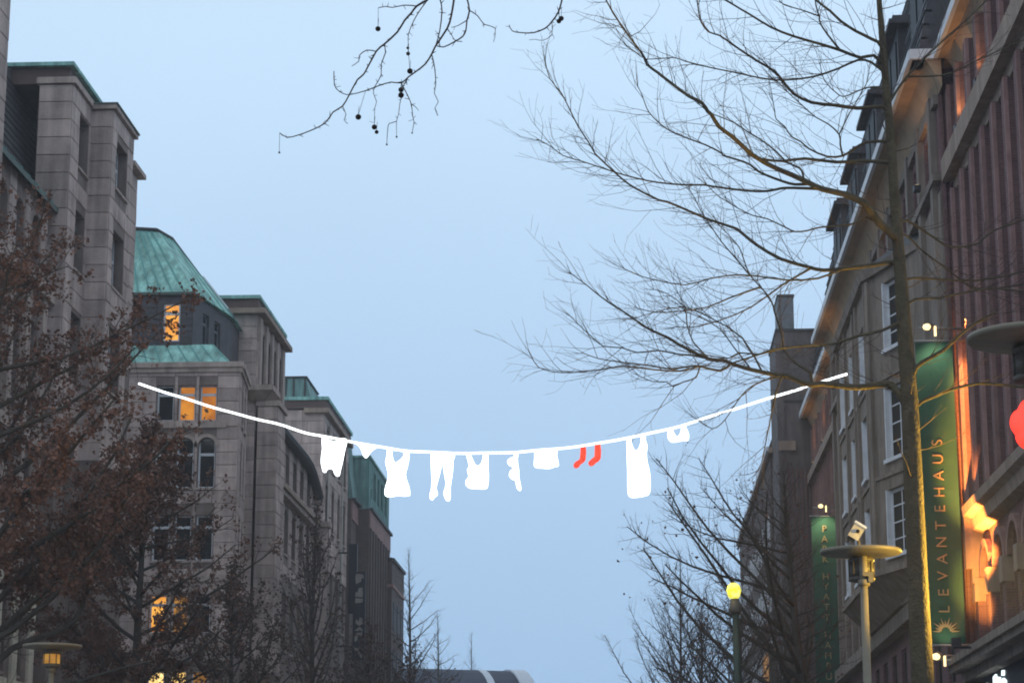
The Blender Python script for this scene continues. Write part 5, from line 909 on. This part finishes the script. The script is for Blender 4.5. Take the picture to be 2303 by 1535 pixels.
# -- the mossy bare tree on the right pavement
rng = random.Random(5)
ok = thing('bare_tree', 'bare tree with mossy yellow lit trunk reaching over the street before the brick building', 'tree', (4.6,36,0.12))
q = MB(); q.tube([(4.62,36,0.1,0.36),(4.6,36,0.6,0.29),(4.59,36,2.0,0.24)]+[(a,b_,c,r*0.86) for a,b_,c,r in OAK_TRUNK], 14)
tw = MB()
for lp in OAK_LIMBS:
    twigs_on(rng, lp, tw, 0.20, 0.4, 1.75, 0.10, 4, 0.0075, 0.07, (16,46))
    p, t, r = along(lp, 0.99); 
    for _ in range(3): tw.tube(twig_path(rng, p, (t+rnd_dir(rng)*0.4), rng.uniform(0.3,0.8), 0.006, 4, 0.12), 3, False)
twigs_on(rng, [tuple(x) for x in OAK_TRUNK], tw, 0.4, 0.3, 1.2, 0.25, 4, 0.012, 0.15, (55,95))
limbs = [[(a,b_,c,max(r*0.9,0.005)) for a,b_,c,r in smooth(lp,2)] for lp in OAK_LIMBS]
finish_tree(ok, q, limbs, tw, 'bark_moss')
# -- plane tree behind the viewer whose hanging fruit twigs enter at the top
rng = random.Random(8)
pt = thing('plane_tree', 'plane tree whose thin drooping twigs with hanging seed balls enter from above', 'tree', (4.6,8.0,0.12))
q = MB(); q.tube([(4.6,8,0.1,0.42),(4.6,8,1.5,0.32),(4.5,8,4.0,0.28),(4.4,8.1,6.5,0.24),(4.2,8.4,9.0,0.18),(3.9,8.6,12,0.11),(3.7,8.6,15,0.05)], 12)
hub1 = (4.35,8.15,7.0); limbs = [smooth([(4.4,8.1,6.4,0.12),(3.2,9.6,8.0,0.09),(1.6,11.2,8.7,0.06),(0.2,12.2,8.5,0.04),(-0.5,12.4,7.9,0.022),(-0.8,12.45,7.3,0.014)],3)]
ends = [(-1.191,12.559,6.696),(-1.005,12.228,6.559),(-0.943,12.448,6.646),(-1.098,12.366,6.616)]
for e in ends: limbs.append(smooth([(-0.55,12.4,7.85,0.013),((-0.6+e[0])/2+0.05,(12.4+e[1])/2,7.25,0.010),(e[0]+0.02,e[1],e[2]+0.2,0.008),(*e,0.0075)],3))
limbs.append(smooth([(0.2,12.2,8.5,0.03),(0.0,12.5,7.7,0.015),(-0.36,12.65,7.0,0.009),(-0.383,12.648,6.714,0.0065)],3))
tw = MB()
for lp in PLANE_TWIGS:
    tw.tube(smooth([tuple(x) for x in lp],2), 4)
    if lp[0][3] > 0.003:
        L = plen(lp)
        for k in range(int(L/0.035)):
            p, t, r = along(lp, rng.uniform(0.05,0.98)); tw.tube([(p.x,p.y,p.z,r*0.8),*[( *(p+rnd_dir(rng)*rng.uniform(0.01,0.035)), 0.0014)]], 3)
finish_tree(pt, q, limbs, tw, 'bark')
for x,y,z,r in PLANE_BALLS:
    if r < 0.01: 
        q = MB(); q.lathe((x,y,z), [(r*0.3,-r),(r,-r*0.3),(r,r*0.3),(r*0.3,r)], 8)
    else:
        q = MB(); n1 = 10; q.lathe((x,y,z), [(max(0.0006,r*math.sin(math.pi*k/n1))*(1+0.05*(k % 2)), -r*math.cos(math.pi*k/n1)) for k in range(n1+1)], 16)
        q.tube([(x,y,z+r*0.9,0.0016),(x+0.003,y,z+r+0.05,0.0016)], 4)
    q.build('seed_ball', 'fruit', pt)
# -- procedural street trees
def street_tree(x, y, h, r0, seed, label, spread=0.30, base=0.28, nl=26, leaves=0, sub_sp=0.30, leafm='leaf', lsz=(0.07,0.15), ang=(48,66), lean=(0,0), group=None, extra=(), tw_l=(0.35,1.3), rs=1.0, curve=0.10, leaf_sel=None, right=1.0):
    rng = random.Random(seed); t = thing('street_tree', label, 'tree', (x,y,0.12), group)
    n = 9; axis = []
    for k in range(n+1):
        s = k/n; axis.append((x+lean[0]*s+math.sin(s*5+seed)*0.12*s*r0*4, y+lean[1]*s, 0.1+h*s, r0*(1-s)**0.8*1.0+0.01))
    axis[0] = (x,y,0.0,r0*1.5)
    q = MB(); q.tube(smooth(axis,2), 10); limbs = list(extra); tw = MB(); tips = []
    for k in range(nl):
        s = base+(0.97-base)*(k+rng.random()*0.6)/nl; p, _, r = along(axis, s)
        a = k*2.4+rng.uniform(-0.4,0.4); e = R(90-rng.uniform(*ang)); prof = math.sin(math.pi*min(1,max(0.08,(s-base+0.12)/(1.05-base))))**0.7*(1.12-0.55*s)
        L = h*spread*prof*rng.uniform(0.75,1.2)*(right if math.cos(a) > 0.1 else 1.0); d = Vector((math.cos(a)*math.cos(e), math.sin(a)*math.cos(e), math.sin(e)))
        lr = min(r*0.55, 0.02+L*0.011); lp = twig_path(rng, p, d, L, lr, 7, curve, 0.13); limbs.append(lp)
    for lp in limbs: twigs_on(rng, lp, tw, sub_sp, tw_l[0], tw_l[1], 0.15, 3, 0.012, 0.08, (30,62), tips, 1, rs)
    twigs_on(rng, axis, tw, sub_sp, tw_l[0], tw_l[1]*0.8, 0.75, 3, 0.012, 0.2, (30,60), tips, 1, rs)
    lv = None
    if leaves:
        if leaf_sel: tips = [p for p in tips if leaf_sel(p, rng)]
        lv = []
        for _ in range(leaves):
            p = rng.choice(tips); lv.append(p+rnd_dir(rng)*rng.uniform(0,0.22))
    finish_tree(t, q, limbs, tw, 'bark', 'twig', lv, leafm, lsz, rng)
    return t
# two beeches with withered brown leaves on the left pavement
low_limbs = [smooth([(-15.6,50,3.6,0.13),(-14.9,50,5.35,0.11),(-14.1,50.1,6.3,0.085),(-13.3,50.2,6.62,0.075),(-12.7,50.2,6.95,0.07),(-12.45,50.2,7.6,0.055),(-12.2,50.2,8.3,0.04),(-12.1,50.1,9.2,0.025)],2),
             smooth([(-15.6,50,4.6,0.12),(-14.6,49.9,6.35,0.10),(-13.9,49.9,7.1,0.08),(-13.2,49.9,7.7,0.06),(-12.6,49.8,8.6,0.04)],2),
             smooth([(-12.5,50.2,7.5,0.03),(-12.6,50.2,8.2,0.022),(-12.4,50.0,9.0,0.015)],2)]
street_tree(-15.4, 50, 17.2, 0.27, 21, 'street tree thick with withered brown leaves hiding the stepped stone towers', 0.50, 0.27, 52, 40000, 0.20, lsz=(0.05,0.12), ang=(52,88), extra=low_limbs, curve=0.06, leaf_sel=lambda p, r: p.z > 7.4 and r.random() < (0.9 if p.z < 11 else 0.4))
street_tree(-14.75, 66, 14.2, 0.21, 34, 'brown leaved street tree with dark straight trunk before the corner building', 0.40, 0.36, 38, 24000, 0.22, lsz=(0.05,0.12), ang=(50,80), curve=0.06,
            extra=[smooth([(-14.75,66,5.2,0.09),(-15.5,66,6.6,0.08),(-15.9,66,7.5,0.06),(-16.6,66,8.2,0.045),(-17.4,66,8.9,0.02)],2)], leaf_sel=lambda p, r: r.random() < (0.95 if p.x < -13.6 else 0.25))
street_tree(-14.6, 81, 12.0, 0.16, 45, 'low street tree with scattered brown leaves before the grey buttresses', 0.46, 0.3, 36, 9000, 0.26, leafm='leaf_dark', lsz=(0.05,0.13), ang=(50,78))
street_tree(-15.1, 105, 18.2, 0.21, 52, 'tall almost bare street tree standing before the slab roof building', 0.28, 0.34, 34, 1500, 0.28, leafm='leaf_dark', lsz=(0.08,0.18), ang=(30,52), curve=0.13)
street_tree(-13.9, 118, 13.5, 0.17, 57, 'low twiggy street tree with few brown leaves beside the black vertical sign', 0.40, 0.3, 34, 3500, 0.28, leafm='leaf_dark', lsz=(0.08,0.18), ang=(45,68))
street_tree(-14.8, 150, 22.0, 0.20, 61, 'slim bare tree rising beyond the low brick building', 0.23, 0.34, 44, 0, 0.28, ang=(48,78), lean=(-0.4,0), curve=0.06)
street_tree(-15.3, 175, 20.4, 0.18, 68, 'smaller bare tree behind the slim tree at the vaulted hall', 0.22, 0.36, 40, 0, 0.32, ang=(48,78), curve=0.06)
street_tree(-14.9, 205, 21.8, 0.15, 73, 'faint bare tree farthest off above the vaulted hall roof', 0.17, 0.4, 32, 0, 0.36, ang=(35,60))
street_tree(-13.2, 135, 14.4, 0.17, 77, 'bushy bare tree at the foot of the low brick building', 0.36, 0.3, 34, 1200, 0.30, leafm='leaf_dark', ang=(45,70))
# right pavement
street_tree(5.0, 61, 12.0, 0.22, 83, 'bare street tree with last withered leaves before the PARK HYATT banner', 0.60, 0.36, 52, 300, 0.15, lsz=(0.05,0.12), ang=(40,80), lean=(-0.8,0), leafm='leaf', tw_l=(0.35,1.6), curve=0.05, right=0.22)
street_tree(3.0, 100, 12.6, 0.14, 91, 'twiggy bare street tree beyond the yellow lantern', 0.56, 0.28, 56, 120, 0.17, ang=(40,70), leafm='leaf_dark', lsz=(0.06,0.12))
street_tree(2.75, 130, 18.8, 0.15, 97, 'slender bare tree with a straight thin leader in the street gap', 0.28, 0.36, 50, 100, 0.22, ang=(40,68), leafm='leaf_dark', lsz=(0.06,0.12))
street_tree(3.9, 82, 10.6, 0.14, 103, 'low bushy bare tree before the far brown house', 0.56, 0.28, 52, 260, 0.17, ang=(42,72), leafm='leaf_dark', lsz=(0.08,0.16))

# ================================================================ HAZE ADDED TO SOFTEN CONTRAST
hz = MB(); hz.box(-60, 60, -30, 260, -1.3, 36)
hm = bpy.data.materials.new('haze'); hm.use_nodes = True; hn = hm.node_tree; hn.nodes.clear()
ho = hn.nodes.new('ShaderNodeOutputMaterial'); hv = hn.nodes.new('ShaderNodeVolumePrincipled')
hv.inputs['Color'].default_value = (0.92, 0.95, 1.0, 1); hv.inputs['Density'].default_value = 0.0007; hv.inputs['Anisotropy'].default_value = 0.3
hn.links.new(hv.outputs[0], ho.inputs['Volume']); M['haze'] = hm
hz = hz.build('haze', 'haze'); hz['kind'] = 'stuff'; hz['label'] = 'thin added haze softening contrast along the street'; hz['category'] = 'haze'
